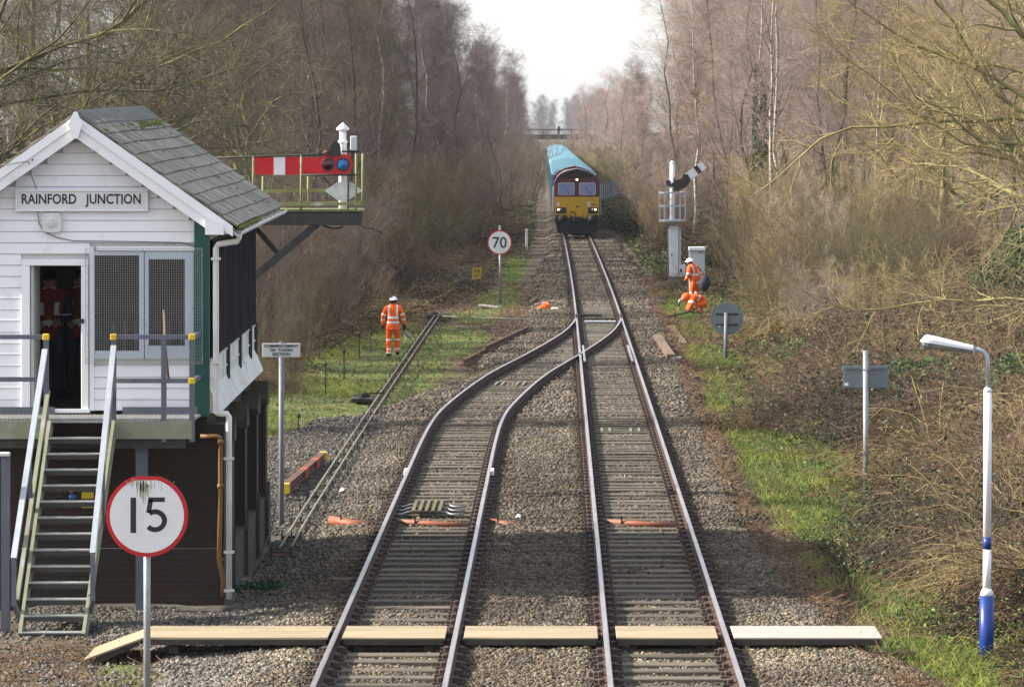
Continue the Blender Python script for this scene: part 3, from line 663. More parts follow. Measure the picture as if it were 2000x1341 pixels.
# corner post, side of the box towards the track
b = MB(); b.box(((fx(381)+XR)/2, FY-.01, (fz(812)+fz(415))/2), (XR-fx(381),.12,fz(415)-fz(812))); b.build('corner_post','green_paint',BX)
Y1 = 65.4; sx = XR
b = MB(); b.box((sx-.05,(FY+.052+Y1)/2,(ZB-.02+3.12)/2),(.10,Y1-FY-.052,3.12-ZB+.02)); b.box((sx-.06,(FY+.052+Y1)/2,(4.78+evz)/2),(.10,Y1-FY-.052,evz-4.78))
b.add([(sx+.002,FY+.06,ZB+.30),(sx+.002,Y1,ZB+.30),(sx+.14,Y1,ZB-.04),(sx+.14,FY+.06,ZB-.04),(sx-.01,FY+.06,ZB-.04),(sx-.01,Y1,ZB-.04)],[(0,3,2,1),(3,4,5,2),(0,1,5,4),(0,4,3),(1,2,5)])
for zz in (2.62,2.86,3.10): b.box((sx+.012,(FY+.07+Y1)/2,zz),(.02,Y1-FY-.07,.018))
for yy in np.arange(58.4,65.2,.9): b.box((sx+.004,yy,(ZB+.3+3.1)/2),(.012,.02,3.1-ZB-.3))
b.build('side_panel','white_weathered',BX)
for yy in (57.75,59.9,62.1,64.2,65.36):
    b = MB(); b.box((sx+.02,yy,(2.66+3.14)/2),(.06,.10,.50)); b.build('side_post','dark_green',BX)
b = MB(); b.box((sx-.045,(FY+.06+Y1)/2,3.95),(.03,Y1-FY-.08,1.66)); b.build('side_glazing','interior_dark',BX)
for yy in np.arange(57.3,65.3,2.0):
    b = MB(); b.box((sx+.02,yy+.985,3.95),(.012,1.95,1.64)); 
    for k in range(14): b.bar((sx+.03,yy+.08+k*.14,3.14),(sx+.03,yy+.08+k*.14,4.76),.012,.012)
    b.build('guard_sheet','guard_mesh',BX)
# other walls, floor, ceiling and a partition inside
b = MB(); b.box((XL+.05,(FY+.1+Y1)/2,(ZB+evz)/2),(.10,Y1-FY-.2,evz-ZB)); b.box(((XL+XR)/2,Y1-.05,(ZB+evz)/2),(XR-XL-.2,.10,evz-ZB)); b.prism([(XL,evz),(XR,evz),(apx,apz-.1)],Y1-.10,Y1-.01)
b.build('rear_wall','white_weathered',BX)
b = MB(); b.box(((XL+XR)/2,(FY+.1+Y1-.1)/2,ZB-.06),(XR-XL-.12,Y1-FY-.21,.09)); b.build('floor','interior_dark',BX)
b = MB(); b.box(((XL+XR)/2,(FY+.1+Y1-.1)/2,evz-.14),(XR-XL-.22,Y1-FY-.22,.04)); b.box(((XL+XR)/2,60.4,(ZB+evz)/2-.1),(XR-XL-.24,.04,evz-ZB-.3)); b.build('inner_lining','interior',BX)
# lever frame / stove shapes behind the window
b = MB()
for k in range(7): b.tube([(fx(200)+k*.16,58.6,ZB),(fx(200)+k*.16,58.45,ZB+1.15)],.022,6)
b.box((fx(250),58.7,ZB+.2),(1.3,.5,.4)); b.build('lever_frame','galvanised',BX)
# roof
def slates(sign, fine):
    b = MB(); nC = 11; ex = abs(evx-apx)+.06; Ls = math.hypot(ex, ex*slope); ang = math.atan(slope)
    rt = Matrix.Rotation(sign*ang, 3, 'Y'); dx, dz = math.cos(ang), -math.sin(ang)
    for c in range(nC):
        s = (c+.5)/nC*Ls; y = 56.72; k = 0; y += -.14 if c % 2 else 0
        while y < 66.0:
            w = random.choice((.20,.24,.24,.28)) if fine else 9.4; ya, yb = max(y, 56.72), min(y+w, 66.0)
            if yb-ya > .03:
                sag = .012*math.sin((ya-56)*.6) + random.uniform(-.004,.004); p = (apx+sign*(s+.0)*dx, (ya+yb)/2, apz+.03+s*dz+.016+sag)
                q = rt @ Matrix.Rotation(sign*math.radians(-4.5), 3, 'Y')
                b.box(p, (Ls/nC+.05+random.uniform(-.008,.010), yb-ya-.004, .030), 0, q, 0, random.choice((.68,.82,.92,1,1.08,1.22)))
            y += w
    return b
rf = slates(1, True); bl_ = slates(-1, False)
o = len(rf.v); rf.v += bl_.v; rf.f += [[o+i for i in f] for f in bl_.f]; rf.m += bl_.m; rf.sm += bl_.sm; rf.t += bl_.t
ex = abs(evx-apx)+.05
rf.prism([(apx-ex,apz-ex*slope-.005),(apx,apz+.005),(apx+ex,apz-ex*slope-.005),(apx+ex,apz-ex*slope-.05),(apx,apz-.05),(apx-ex,apz-ex*slope-.05)],56.78,65.95)
roof = rf.build('roof','slate',BX)
b = MB(); y = 56.8
while y < 65.9:
    b.prism([(apx-.26,apz-.115),(apx-.22,apz-.07),(apx,apz+.095),(apx+.22,apz-.07),(apx+.26,apz-.115),(apx,apz+.06)],y,y+.13,0,1.0); b.prism([(apx-.24,apz-.11),(apx,apz+.07),(apx+.24,apz-.11),(apx,apz+.04)],y+.13,y+.19); y += .19
b.build('ridge_tiles','ridge_tile',roof)
b = MB(); rr = random.Random(3)
for k in range(70):
    yy = rr.uniform(56.9,65.9); d = .27+abs(rr.gauss(0,.06)); b.sphere((apx+d,yy,apz-d*slope+.05),rr.uniform(.025,.07),0,7,5,(1,1.6,.5))
for k in range(34):
    yy = rr.uniform(57.2,65.8); d = rr.uniform(.4,2.2); b.sphere((apx+d,yy,apz-d*slope+.055),rr.uniform(.015,.05),0,6,4,(1,1.8,.4))
for k in range(46):
    yy = 56.9+rr.random()**1.6*4; b.sphere((evx+.09+rr.uniform(-.03,.03),yy,evz-.03),rr.uniform(.03,.06),0,6,4,(1,1.6,.6))
tag(b.build('moss','moss',roof), kind='stuff')
t_ = .27
for sgn in (1,-1):
    e = abs(evx-apx)+.03; b = MB(); P = lambda d, off: (apx+sgn*d, apz-d*slope+off)
    b.prism([P(0,.02),P(e,.02),P(e,-.12),P(0,-.12)] if sgn < 0 else [P(0,.02),P(0,-.12),P(e,-.12),P(e,.02)],56.64,56.70)
    b.prism([P(0,-.122),P(e-.05,-.122),P(e-.30,-.27),P(0,-.29)] if sgn < 0 else [P(0,-.122),P(0,-.29),P(e-.30,-.27),P(e-.05,-.122)],56.665,56.70)
    if sgn > 0: b.prism([(fx(406),fz(417)),(fx(406),fz(456)),(fx(442),fz(456)),(fx(442),fz(437))],56.61,56.98)
    b.build('bargeboard','white_paint',BX)
b = MB(); b.prism([(apx-.02,fz(218)),(apx-.10,fz(243)),(apx-.075,fz(252)),(apx-.03,fz(270)),(apx+.03,fz(270)),(apx+.075,fz(252)),(apx+.10,fz(243)),(apx+.02,fz(218))],56.585,56.64); b.build('finial','white_paint',BX)
b = MB(); b.box((evx-.14,61.4,evz-.12),(.30,9.0,.03)); b.build('soffit','old_timber',BX)
# gutter and downpipe
b = MB(); gxx = evx+.10; prof = [(math.cos(a)*.065,math.sin(a)*.065) for a in np.linspace(math.pi,2*math.pi,9)]; prof += [(x*.82,z*.82+.006) for x, z in prof[::-1]]
vs = [(gxx+x,yy,evz-.075+z) for yy in (56.72,61.3,66.0) for x, z in prof]; n = len(prof)
for r_ in range(2):
    for k in range(n): b.f.append([r_*n+k,r_*n+(k+1)%n,(r_+1)*n+(k+1)%n,(r_+1)*n+k]); b.m.append(0); b.sm.append(False); b.t.append(1.0)
b.v += vs; b.f.append(list(range(n))); b.m.append(0); b.sm.append(False); b.t.append(1.0)
for yy in np.arange(57,66,.9): b.box((gxx-.05,yy,evz-.10),(.10,.03,.07))
b.build('gutter','white_weathered',BX)
b = MB(); pr = .042; xp = fx(424); b.tube([(gxx,56.86,evz-.12),(gxx,56.86,fz(462)),(gxx-.02,56.86,fz(470)),(xp+.03,56.86,fz(476)),(xp,56.86,fz(484)),(xp,56.86,fz(795)),(xp,56.86,fz(802)),(xp+.02,56.86,fz(805)),(fx(446),56.86,fz(806)),(fx(449),56.86,fz(811)),(fx(449),56.86,fz(1166))],pr,10)
for py in (504,706): b.box((xp,56.86,fz(py)),(.13,.10,.035))
for py in (893,1075,1150): b.box((fx(449),56.86,fz(py)),(.14,.10,.03))
b.build('downpipe','white_weathered',BX)
# brick base with buttresses and dark recesses
b = MB(); xb0, xb1 = XL-.05, fx(438); b.box(((xb0+xb1)/2-.12,(FY+.05+Y1)/2,(-.5+ZB-.05)/2),(xb1-xb0-.24,Y1-FY-.05,ZB-.05+.5)); b.box((xb1-.178,57.25,(-.5+2.22)/2),(.35,.46,2.72)); b.box(((xb0+xb1)/2,FY+.03,.0),(xb1-xb0,.16,1.0))
b.build('brick_base','brickwork',BX)
for yy in (58.6,61.0,63.3,65.25):
    b = MB(); b.box((xb1-.17,yy,(-.5+1.85)/2),(.34,.42,2.35),0); bt = b.build('buttress','brickwork',BX)
    b = MB(); b.prismx([(yy-.25,1.86),(yy+.25,1.86),(yy+.25,1.95),(yy,2.22),(yy-.25,1.95)],xb1-.3,xb1+.03); b.build('coping','coping',bt)
    b = MB(); b.prismx([(yy-.26,-.5),(yy+.26,-.5),(yy+.26,.35),(yy,.62),(yy-.26,.35)],xb1-.25,xb1+.05); b.build('plinth','coping',bt)
b = MB(); b.box((xb1-.13,61.9,.0),(.24,6.8,.75)); b.build('plinth_wall','coping',BX)
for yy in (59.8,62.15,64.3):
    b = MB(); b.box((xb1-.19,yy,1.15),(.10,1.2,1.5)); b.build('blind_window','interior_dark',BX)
# name board, junction box and the cable
nb = MB(); n0, n1, m0, m1 = fx(33), fx(291), fz(412), fz(370); yn = FY-.075
nb.box(((n0+n1)/2,yn+.02,(m0+m1)/2),(n1-n0,.035,m1-m0))
board_ = nb.build('name_board','sign_white',BX)
b = MB(); e = .022
for (xx,zz,dx,dz) in (((n0+n1)/2,m0+e/2,n1-n0,e),((n0+n1)/2,m1-e/2,n1-n0,e),(n0+e/2,(m0+m1)/2,e,m1-m0-2*e),(n1-e/2,(m0+m1)/2,e,m1-m0-2*e)): b.box((xx,yn-.008,zz),(dx,.022,dz),0,None,.003)
b.build('board_frame','white_paint',board_)
lettering('RAINFORD   JUNCTION',.192,((fx(52)+fx(270))/2,yn,(m0+m1)/2),'lettering',board_,xscale=.80,spacing=1.02,bold=.0035)
b = MB(); jx, jz = fx(104), fz(434); pts = []
for k in range(24):
    a = 2*math.pi*k/24; c_, s_ = math.cos(a), math.sin(a); pts.append((jx+.135*math.copysign(abs(c_)**.42,c_), jz+.135*math.copysign(abs(s_)**.42,s_)))
b.prism(pts,FY-.10,FY-.02); b.lathe((jx,FY-.10,jz),[(.085,0),(.075,-.012),(0,-.014)],16,0,'y'); b.box((jx,FY-.118,jz),(.035,.012,.09)); b.build('junction_box','pvc_box',BX)
b = MB(); yc = FY-.04
b.tube([PT(0,322,56.62),PT(35,317,56.62),PT(57,314,56.62),PT(62,340,56.8),PT(72,368,FY-.06)],.006,5); b.tube([(fx(76),yc-.03,fz(412)),(fx(78),yc,fz(435)),(fx(88),yc,fz(452)),(fx(112),yc,fz(463)),(fx(145),yc,fz(470)),(fx(250),yc,fz(471)),(fx(355),yc,fz(473)),(fx(383),FY-.08,fz(481))],.007,5); b.sphere(PT(64,311,56.62),.02,0,7,5); b.build('cable','grey_cable',BX)
BX.rotation_euler.x = math.radians(.7)

# ------------------------------------------------------------------ steel stairs and landing
ST = thing('steel_staircase', (fx(130), 55, -.36), 'steep grey steel stairs and landing with yellow capped handrails in front of the doorway', 'staircase')
dz_ = 2.36; fy = 55.98; xr = PX(375,fy)
b = MB(); b.box(((XL-.3+xr)/2,(fy+FY-.13)/2,dz_-.03),(xr-XL+.3,FY-.13-fy,.025))
x = XL-.25
while x < xr-.02: b.bar((x,fy+.03,dz_-.005),(x+.08,FY-.15,dz_-.005),.02,.035); x += .052
b.build('landing','grip_tread',ST)
for (a, c) in ((XL-.3,PX(94,fy)),(PX(226,fy),xr)):
    b = MB(); b.box(((a+c)/2,fy-.012,dz_-.14),(c-a,.05,.24)); b.build('fascia','algae_steel',ST)
for (a, c) in ((XL-.3,PX(92,fy)),(PX(226,fy),xr)):
    b = MB(); b.box(((a+c)/2,FY-.16,dz_+.06),(c-a,.02,.11)); b.build('kick_plate','grey_rail',ST)
for px, zt in ((90,3.49),(222,3.49),(320,3.47),(375,3.49),(-95,3.49)):
    b = MB(); b.box((PX(px,fy),fy,(dz_-.30+zt)/2),(.07,.06,zt-dz_+.30)); b.build('rail_post','grey_rail',ST)
for (pa, pb, z) in ((-130,90,3.49),(-130,90,2.91),(222,375,3.49),(222,375,2.89)):
    b = MB(); b.bar((PX(pa,fy),fy-.005,z),(PX(pb,fy),fy-.005,z),.065,.06); b.build('landing_rail','grey_rail',ST)
for z in (3.49,2.89):
    b = MB(); b.bar((PX(375,fy),fy,z),(PX(378,fy),FY-.16,z),.06,.06); b.build('landing_rail','grey_rail',ST)
for px, z in ((90,3.49),(222,3.49),(375,3.49),(375,2.89)):
    b = MB(); b.box((PX(px,fy),fy-.005,z),(.085,.085,.085),0,None,.008); b.build('end_cap','yellow_paint',ST)
sl = ((PX(99,fy),fy-.02,dz_-.06),(PX(41,54.0),54.0,-.36)); sr = ((PX(224,fy),fy-.02,dz_-.06),(PX(165,53.95),53.95,-.36))
for (p, q) in (sl, sr):
    b = MB(); b.bar(p,q,.045,.20); b.build('stringer','algae_steel',ST)
nT = 13
for k in range(nT):
    f = (k+1)/(nT+.0)*.985; a = Vector(sl[0]).lerp(Vector(sl[1]),f); c = Vector(sr[0]).lerp(Vector(sr[1]),f); a.y = c.y = (a.y+c.y)/2; a.z = c.z = (a.z+c.z)/2
    b = MB(); m_ = (a+c)/2; b.box((m_.x,m_.y+.02,m_.z+.02),(c.x-a.x-.03,.22,.022),0); b.box((m_.x,m_.y-.092,m_.z-.018),(c.x-a.x-.035,.012,.055),1); b.box((m_.x,m_.y-.094,m_.z+.026),(c.x-a.x-.03,.03,.016),0)
    b.build('tread',['grip_tread','tread_dark'],ST)
for p, q, inn in ((PT(88,683,55.95),PT(27,1090,54.05),1),(PT(222,676,55.95),PT(181,1080,54.05),-1)):
    b = MB(); b.bar(p,q,.075,.05); b.build('handrail','galvanised',ST)
    b = MB(); b.bar(q+Vector((0,.01,-.02)),q+Vector((0,.01,-.62)),.06,.06); b.bar(q+Vector((0,.02,-.6)),q+Vector((.05*inn,.16,-.80)),.055,.055); b.build('handrail_post','grey_rail',ST)
    b = MB(); m_ = p.lerp(q,.52); b.bar(m_,m_+Vector((.02*inn,.1,-1.0)),.06,.05); b.build('handrail_post','grey_rail',ST)
    b = MB(); off = Vector((.035*inn,.06,-.56)); b.bar(p+off,q+off,.055,.05); b.build('mid_rail','algae_steel',ST)
b = MB(); b.box((PX(277,56.2),56.2,(-.4+dz_-.25)/2),(.16,.12,dz_-.25+.4)); b.box((PX(277,56.2),56.2,dz_-.33),(.22,.16,.16)); b.build('support_column','grey_rail',ST)
b = MB(); b.box(((XL+xr)/2-.1,fy+.06,dz_-.33),(xr-XL,.08,.12)); b.build('cross_beam','beam_iron',ST)
# things fixed to or leaning on the box
t = thing('conduit', (fx(432),56.9,-.3), 'orange brown conduit pipe running down the corner of the brick base', 'conduit')
b = MB(); b.tube([(fx(392),56.95,fz(851)),(fx(424),56.95,fz(851)),(fx(429),56.95,fz(853)),(fx(431),56.95,fz(860)),(fx(431),56.95,fz(950)),(fx(429),56.93,fz(1090)),(fx(436),56.93,fz(1130)),(fx(436),56.93,fz(1165))],.033,8); b.build('pipe','conduit_orange',t)
b = MB()
for py in (862,948,1092): b.lathe((fx(431),56.945,fz(py)),[(.042,-.03),(.046,0),(.042,.03)],8)
b.build('coupling','conduit_orange',t)
t = thing('broom_handle', (fx(325),56.4,dz_), 'brown wooden pole leaning on the landing rail below the window', 'pole'); b = MB(); b.tube([PT(321,610,56.3),PT(323,680,56.2),PT(330,748,56.1)],.018,6); b.build('shaft','old_timber',t); b = MB(); b.sphere(PT(321,608,56.3),.024,0,7,5); b.build('knob','old_timber',t)
t = thing('safety_notice', (fx(140),56.9,1.0), 'small notices with red and blue discs and yellow plates behind the stairs', 'notice')
for px, py, r_, m_ in ((139,955,.05,'sign_red'),(141,970,.05,'lens_blue'),(142,985,.045,'lens_blue')):
    b = MB(); b.lathe((PX(px,56.9),56.9,PZ(py,56.9)),[(r_,0),(r_,-.012),(0,-.012)],14,0,'y'); b.build('disc',m_,t)
b = MB(); b.lathe((PX(139,56.9),56.886,PZ(955,56.9)),[(.034,0),(.034,-.004),(0,-.004)],14,0,'y'); b.build('disc_face','sign_white',t)
for py in (967,985):
    b = MB(); b.box((PX(171,56.9),56.9,PZ(py,56.9)),(.17,.012,.09)); b.build('yellow_plate','yellow_paint',t)
t = thing('lineside_post', (PX(10,54.6),54.6,-.36), 'grey post with a small white lamp cap at the left picture edge', 'post')
b = MB(); b.box((PX(11,54.6),54.6,(PZ(890,54.6)-.36)/2),(.11,.11,PZ(890,54.6)+.36)); b.build('shaft','grey_rail',t); b = MB(); b.box((PX(10,54.6),54.55,PZ(886,54.6)),(.14,.16,.05),0,None,.01); b.build('cap','white_weathered',t)
t = thing('cable_tail', (-4.62,66.4,-.3), 'black cable sagging from the buttress to the foot of the token sign', 'cable'); b = MB(); b.tube([(-4.45,61,.02),(-4.42,63,.18),(-4.5,65,.35),(-4.6,66.2,.42)],.014,5); b.build('wire','black_iron',t)
# ------------------------------------------------------------------ bracket signal beyond the box
GY = 72.5
def gx(px): return PX(px, GY)
def gz(py): return PZ(py, GY)
G = thing('bracket_signal', (gx(484), GY, -.36), 'mossy bracket signal with red and white arm reaching over from behind the signal box', 'signal')
b = MB(); b.box((gx(484),GY+.1,(gz(400)-.36)/2),(.26,.26,gz(400)+.36)); b.build('mast','beam_iron',G)
b = MB(); b.box(((gx(400)+gx(708))/2,GY-.25,gz(427)),(gx(708)-gx(400),.10,.22)); b.box(((gx(400)+gx(706))/2,GY+.45,gz(420)),(gx(706)-gx(400),.10,.2))
for px in (520,580,640,700): b.box((gx(px),GY+.1,gz(424)),(.08,.62,.12))
b.build('beam','beam_iron',G)
b = MB(); b.bar((gx(484),GY-.2,gz(552)),(gx(622),GY-.2,gz(436)),.10,.13); b.bar((gx(612),GY-.2,gz(435)),(gx(640),GY-.2,gz(433)),.10,.05); b.bar((gx(492),GY+.3,gz(440)),(gx(540),GY+.3,gz(495)),.07,.09); b.build('brace','beam_iron',G)
b = MB(); b.box(((gx(430)+gx(710))/2,GY+.1,gz(410)),(gx(710)-gx(430),.72,.045)); b.build('walkway','gantry_green',G)
b = MB(); b.bar((gx(430),GY-.3,gz(401)),(gx(706),GY-.3,gz(397)),.035,.05); b.bar((gx(430),GY+.42,gz(376)),(gx(640),GY+.42,gz(372)),.03,.06); b.bar((gx(440),GY+.42,gz(400)),(gx(712),GY+.42,gz(396)),.03,.05); b.build('toe_rail','gantry_green',G)
b = MB()
for px, t0, yy in ((497,306,-.3),(590,303,-.3),(697,300,-.3),(510,345,.42),(599,345,.42),(706,300,.42)): b.tube([(gx(px),GY+yy,gz(410)),(gx(px),GY+yy,gz(t0))],.02,6)
b.build('stanchion','gantry_green',G)
b = MB(); b.tube([(gx(415),GY-.3,gz(308)),(gx(500),GY-.3,gz(306)),(gx(590),GY-.3,gz(303)),(gx(640),GY-.3,gz(301))],.018,6); b.tube([(gx(590),GY-.3,gz(341)),(gx(700),GY-.3,gz(341))],.02,6); b.build('handrail','beam_iron',G)
b = MB(); dx_ = gx(669); b.tube([(dx_,GY+.1,gz(412)),(dx_,GY+.1,gz(282)),(dx_,GY+.1,gz(276)),(dx_,GY+.1,gz(254))],[.075,.07,.062,.062],12); b.lathe((dx_,GY+.1,gz(276)),[(.07,-.05),(.085,-.03),(.085,.0),(.07,.02)],12); b.build('doll_post','signal_white',G)
b = MB(); b.lathe((dx_,GY+.1,gz(254)),[(.065,-.02),(.115,0),(.115,.03),(.02,.12),(.0,.14)],14); b.build('cap','signal_white',G)
b = MB(); b.box(((gx(499)+gx(655))/2,GY-.14,(gz(307)+gz(341))/2),(gx(655)-gx(499),.018,gz(307)-gz(341))); arm = b.build('signal_arm','signal_red',G)
b = MB(); b.box((gx(547),GY-.151,(gz(307)+gz(341))/2),(gx(558)-gx(536),.012,gz(307)-gz(341)+.004)); b.build('white_stripe','signal_white',arm)
b = MB(); b.prism([(gx(628),gz(341)),(gx(626),gz(322)),(gx(632),gz(306)),(gx(640),gz(300)),(gx(684),gz(302)),(gx(690),gz(322)),(gx(684),gz(340)),(gx(660),gz(344))][::-1],GY-.155,GY-.125); sp_ = b.build('spectacle','signal_red',G)
for px, m_ in ((642,'lens_red'),(671,'lens_blue')):
    b = MB(); b.lathe((gx(px),GY-.158,gz(321)),[(.118,.0),(.118,-.02),(.10,-.024),(.10,-.008),(0,-.008)],18,0,'y'); b.build('lens_rim','black_iron',sp_)
    b = MB(); b.lathe((gx(px),GY-.17,gz(321)),[(.105 if m_ != 'lens_red' else .112,0),(.105,-.008),(0,-.014)],18,0,'y'); b.build('lens',m_,sp_)
b = MB(); b.prism([(gx(638),gz(306)),(gx(645),gz(296)),(gx(647),gz(283)),(gx(653),gz(276)),(gx(660),gz(276)),(gx(665),gz(283)),(gx(667),gz(304))][::-1],GY-.19,GY-.03); b.build('backlight_shade','black_iron',G)
b = MB(); b.lathe((gx(638),GY-.05,gz(300)),[(.05,-.03),(.06,.0),(.075,.02),(.03,.06)],10); b.build('bracket_cap','rusty_iron',G)
b = MB(); b.box((gx(691),GY-.05,gz(280)),(.115,.16,.26),0,None,.012); b.build('lamp_case','cabinet_grey',G)
b = MB(); b.bar((gx(668),GY-.06,gz(296)),(gx(703),GY-.06,gz(296)),.03,.03); b.tube([(gx(689),GY-.1,gz(298)),(gx(688),GY-.12,gz(345)),(gx(684),GY-.1,gz(358))],.014,6); b.bar((gx(632),GY-.16,gz(345)),(gx(648),GY-.1,gz(364)),.025,.02); b.bar((gx(682),GY-.26,gz(355)),(gx(681),GY-.26,gz(408)),.022,.022); b.build('operating_rod','black_iron',G)
b = MB(); b.prism([(gx(635),gz(372)),(gx(660),gz(356)),(gx(688),gz(355.5)),(gx(709),gz(372)),(gx(681),gz(391)),(gx(661),gz(391))][::-1],GY-.235,GY-.215); b.build('diamond_plate','diamond_white',G)
b = MB(); b.tube([(gx(673),GY-.2,gz(436)),(gx(668),GY-.2,gz(444)),(gx(650),GY-.2,gz(446)),(gx(632),GY-.2,gz(440))],.016,6); b.tube([(gx(704),GY,gz(438)),(gx(712),GY,gz(445)),(gx(728),GY+.1,gz(447)),(gx(745),GY+.2,gz(455))],.012,5); b.build('hanging_cable','black_iron',G)

# ------------------------------------------------------------------ signs
def disc_sign(t, c, r, face, rim, back=False, cut=None, th=.012):
    """round plate facing the camera side (-Y)"""
    n = 48; pts = []
    for k in range(n):
        a = 2*math.pi*k/n; x, z = c[0]+r*math.cos(a), c[2]+r*math.sin(a)
        if cut: z = min(z, c[2]+cut)
        pts.append((x, z))
    b = MB(); b.prism(pts, c[1], c[1]+th); pl = b.build('sign_plate', rim, t)
    if not back:
        q = .90; pts = [(c[0]+(x-c[0])*q, min(c[2]+(z-c[2])*q, c[2]+(cut or 9)-.028)) for x, z in pts]
        b = MB(); b.prism(pts, c[1]-.005, c[1]-.001); b.build('sign_face', face, pl)
    return pl
Y = 46.6; sc_ = Y/F; c = PT(287,1006.5,Y); t = thing('speed_sign', (c.x,Y,-.36), 'red rimmed round speed sign reading 15 with algae streaks, in front of the stairs', 'speed sign')
pl = disc_sign(t, c, 80.5*sc_, 'sign_white', 'sign_red', cut=76.5*sc_)
b = MB(); q = lambda px, py: (PX(px,Y), PZ(py,Y)); yf = Y-.0065
(x0,z0),(x1,z1) = q(255,1040),q(266,971); b.add([(x0,yf,z0),(x1,yf,z0),(x1,yf,z1),(x0,yf,z1)],[(0,1,2,3)])
def stroke(pts, w):
    n = len(pts); L_ = []
    for i in range(n):
        p0 = Vector(pts[max(i-1,0)]); p1 = Vector(pts[min(i+1,n-1)]); d = (p1-p0).normalized(); nn = Vector((-d.y, d.x))*w/2; L_.append((Vector(pts[i])+nn, Vector(pts[i])-nn))
    for i in range(n-1):
        A_ = L_[i]; B_ = L_[i+1]; b.add([(A_[0].x,yf,A_[0].y),(A_[1].x,yf,A_[1].y),(B_[1].x,yf,B_[1].y),(B_[0].x,yf,B_[0].y)],[(0,1,2,3)])
(x0,z0),(x1,z1) = q(290,979.5),q(322,970.5); b.add([(x0,yf,z0),(x1,yf,z0),(x1,yf,z1),(x0,yf,z1)],[(0,1,2,3)])
stroke([q(294.5,975),q(290,1001)], 9.5*sc_)
cx, cz = q(303,1016); R_ = 17.5*sc_; w_ = 10*sc_
arc = [(cx+R_*1.05*math.cos(a), cz+R_*math.sin(a)) for a in np.linspace(math.radians(128), math.radians(-138), 26)]
stroke(arc, w_); b.build('lettering','lettering',pl)
b = MB(); rr = random.Random(9)
for k in range(60):
    px = rr.gauss(279,13 if k < 40 else 24); top = 934+rr.random()*14; ln = rr.uniform(4,46)*math.exp(-abs(px-279)/24); w_ = rr.uniform(.3,.9)
    (x0,z0),(x1,z1) = q(px-w_,top),q(px+w_,top+ln); b.add([(x0,yf+.0005,z1),((x0+x1)/2,yf+.0005,z1-.004),(x1,yf+.0005,z1),(x1,yf+.0005,z0),(x0,yf+.0005,z0)],[(0,1,2,3,4)])
mat('algae_stain',(.40,.42,.31),(.30,.33,.21),.8,9); b.build('algae_streaks','algae_stain',pl)
b = MB(); b.tube([(c.x-.005,Y+.06,-.6),(c.x-.005,Y+.06,c.z+.3)],.040,12); b.build('post','post_steel',t)
b = MB(); 
for dz in (-.2,.2): b.box((c.x,Y+.03,c.z+dz),(.5,.03,.05))
b.build('bracket','post_steel',t)
Y = 156.0; c = PT(976,473.5,Y); t = thing('speed_sign', (c.x,Y,surf(c.x,Y)), 'thin red rimmed round speed sign reading 70 on a tall slim pole', 'speed sign')
pl = disc_sign(t, c, 24*Y/F, 'sign_dirty', 'sign_red'); lettering('70',.60,(c.x,Y-.008,c.z-.0),'lettering',pl,xscale=.95,bold=.006)
b = MB(); b.tube([(c.x+.03,Y+.07,-.5),(c.x,Y+.07,PZ(440,Y))],.045,8); b.build('post','post_steel',t); b = MB(); 
for dz in (-.2,.2): b.box((c.x,Y+.03,c.z+dz),(.5,.03,.05))
b.build('bracket','post_steel',t)
Y = 165.0; c = PT(931,534,Y); t = thing('yellow_notice', (c.x,Y,surf(c.x,Y)), 'weathered yellow square notice on a thin stake among dead stems', 'notice')
b = MB(); b.prism([(c.x-.20,c.z-.24),(c.x+.19,c.z-.21),(c.x+.21,c.z+.25),(c.x-.18,c.z+.22)],Y,Y+.02); m_ = mat('notice_yellow',(.42,.27,.015),(.33,.2,.012),.6,3); pl = b.build('plate','notice_yellow',t)
b = MB()
for (dx,dz,w,h) in ((-.05,.10,.07,.10),(.08,.10,.06,.10),(-.06,-.1,.06,.07),(.07,-.06,.05,.05)): b.box((c.x+dx,Y-.004,c.z+dz),(w,.004,h))
b.build('markings','lettering',pl); b = MB(); b.tube([(c.x-.07,Y+.05,surf(c.x,Y)-.2),(c.x-.02,Y+.05,c.z+.1)],.03,6); b.build('stake','dark_timber',t)
Y = 68.0; c = PT(549.3,683.5,Y); t = thing('token_sign', (c.x,Y,-.36), 'white rectangular sign reading commencement of token section on a slim post', 'sign')
b = MB(); b.box((c.x,Y,c.z),(74*Y/F,.012,27*Y/F),0,None,.003); pl = b.build('sign_plate','sign_white',t)
for txt, py in (('COMMENCEMENT',675.2),('OF  TOKEN',683.4),('SECTION',691.2)): lettering(txt,.063,(c.x,Y-.0085,PZ(py,Y)),'lettering',pl,xscale=1.06 if txt[0] == 'C' else 1.1,bold=.0017,spacing=1.06,extrude=.002)
b = MB(); b.tube([(c.x,Y+.055,-.55),(c.x,Y+.055,PZ(676,Y))],.045,10); b.tube([(c.x,Y+.055,PZ(676,Y)),(c.x,Y+.055,PZ(667.5,Y))],.034,10); b.build('post','post_grey',t); b = MB(); b.box((c.x,Y+.0,PZ(667.6,Y)),(.075,.03,.012)); b.build('top_clip','post_steel',t)
Y = 118.0; c = PT(1420,622,Y); t = thing('round_sign', (c.x-.04,Y,surf(c.x,Y)), 'grey back of a round sign on a low post below the workers', 'sign')
disc_sign(t, c, 32*Y/F, 'sign_back', 'sign_back', True)
b = MB()
for py in (613,634): b.box((c.x,Y-.02,PZ(py,Y)),(44*Y/F,.03,.045))
b.build('cross_bar','black_iron',t); b = MB(); b.tube([(c.x-.05,Y-.09,-.6),(c.x-.03,Y-.09,PZ(610,Y))],.055,10); b.build('post','post_grey',t)
b = MB(); b.box((PX(1405,Y),Y-.006,PZ(637,Y)),(.06,.006,.05)); b.build('sticker','signal_white',t)
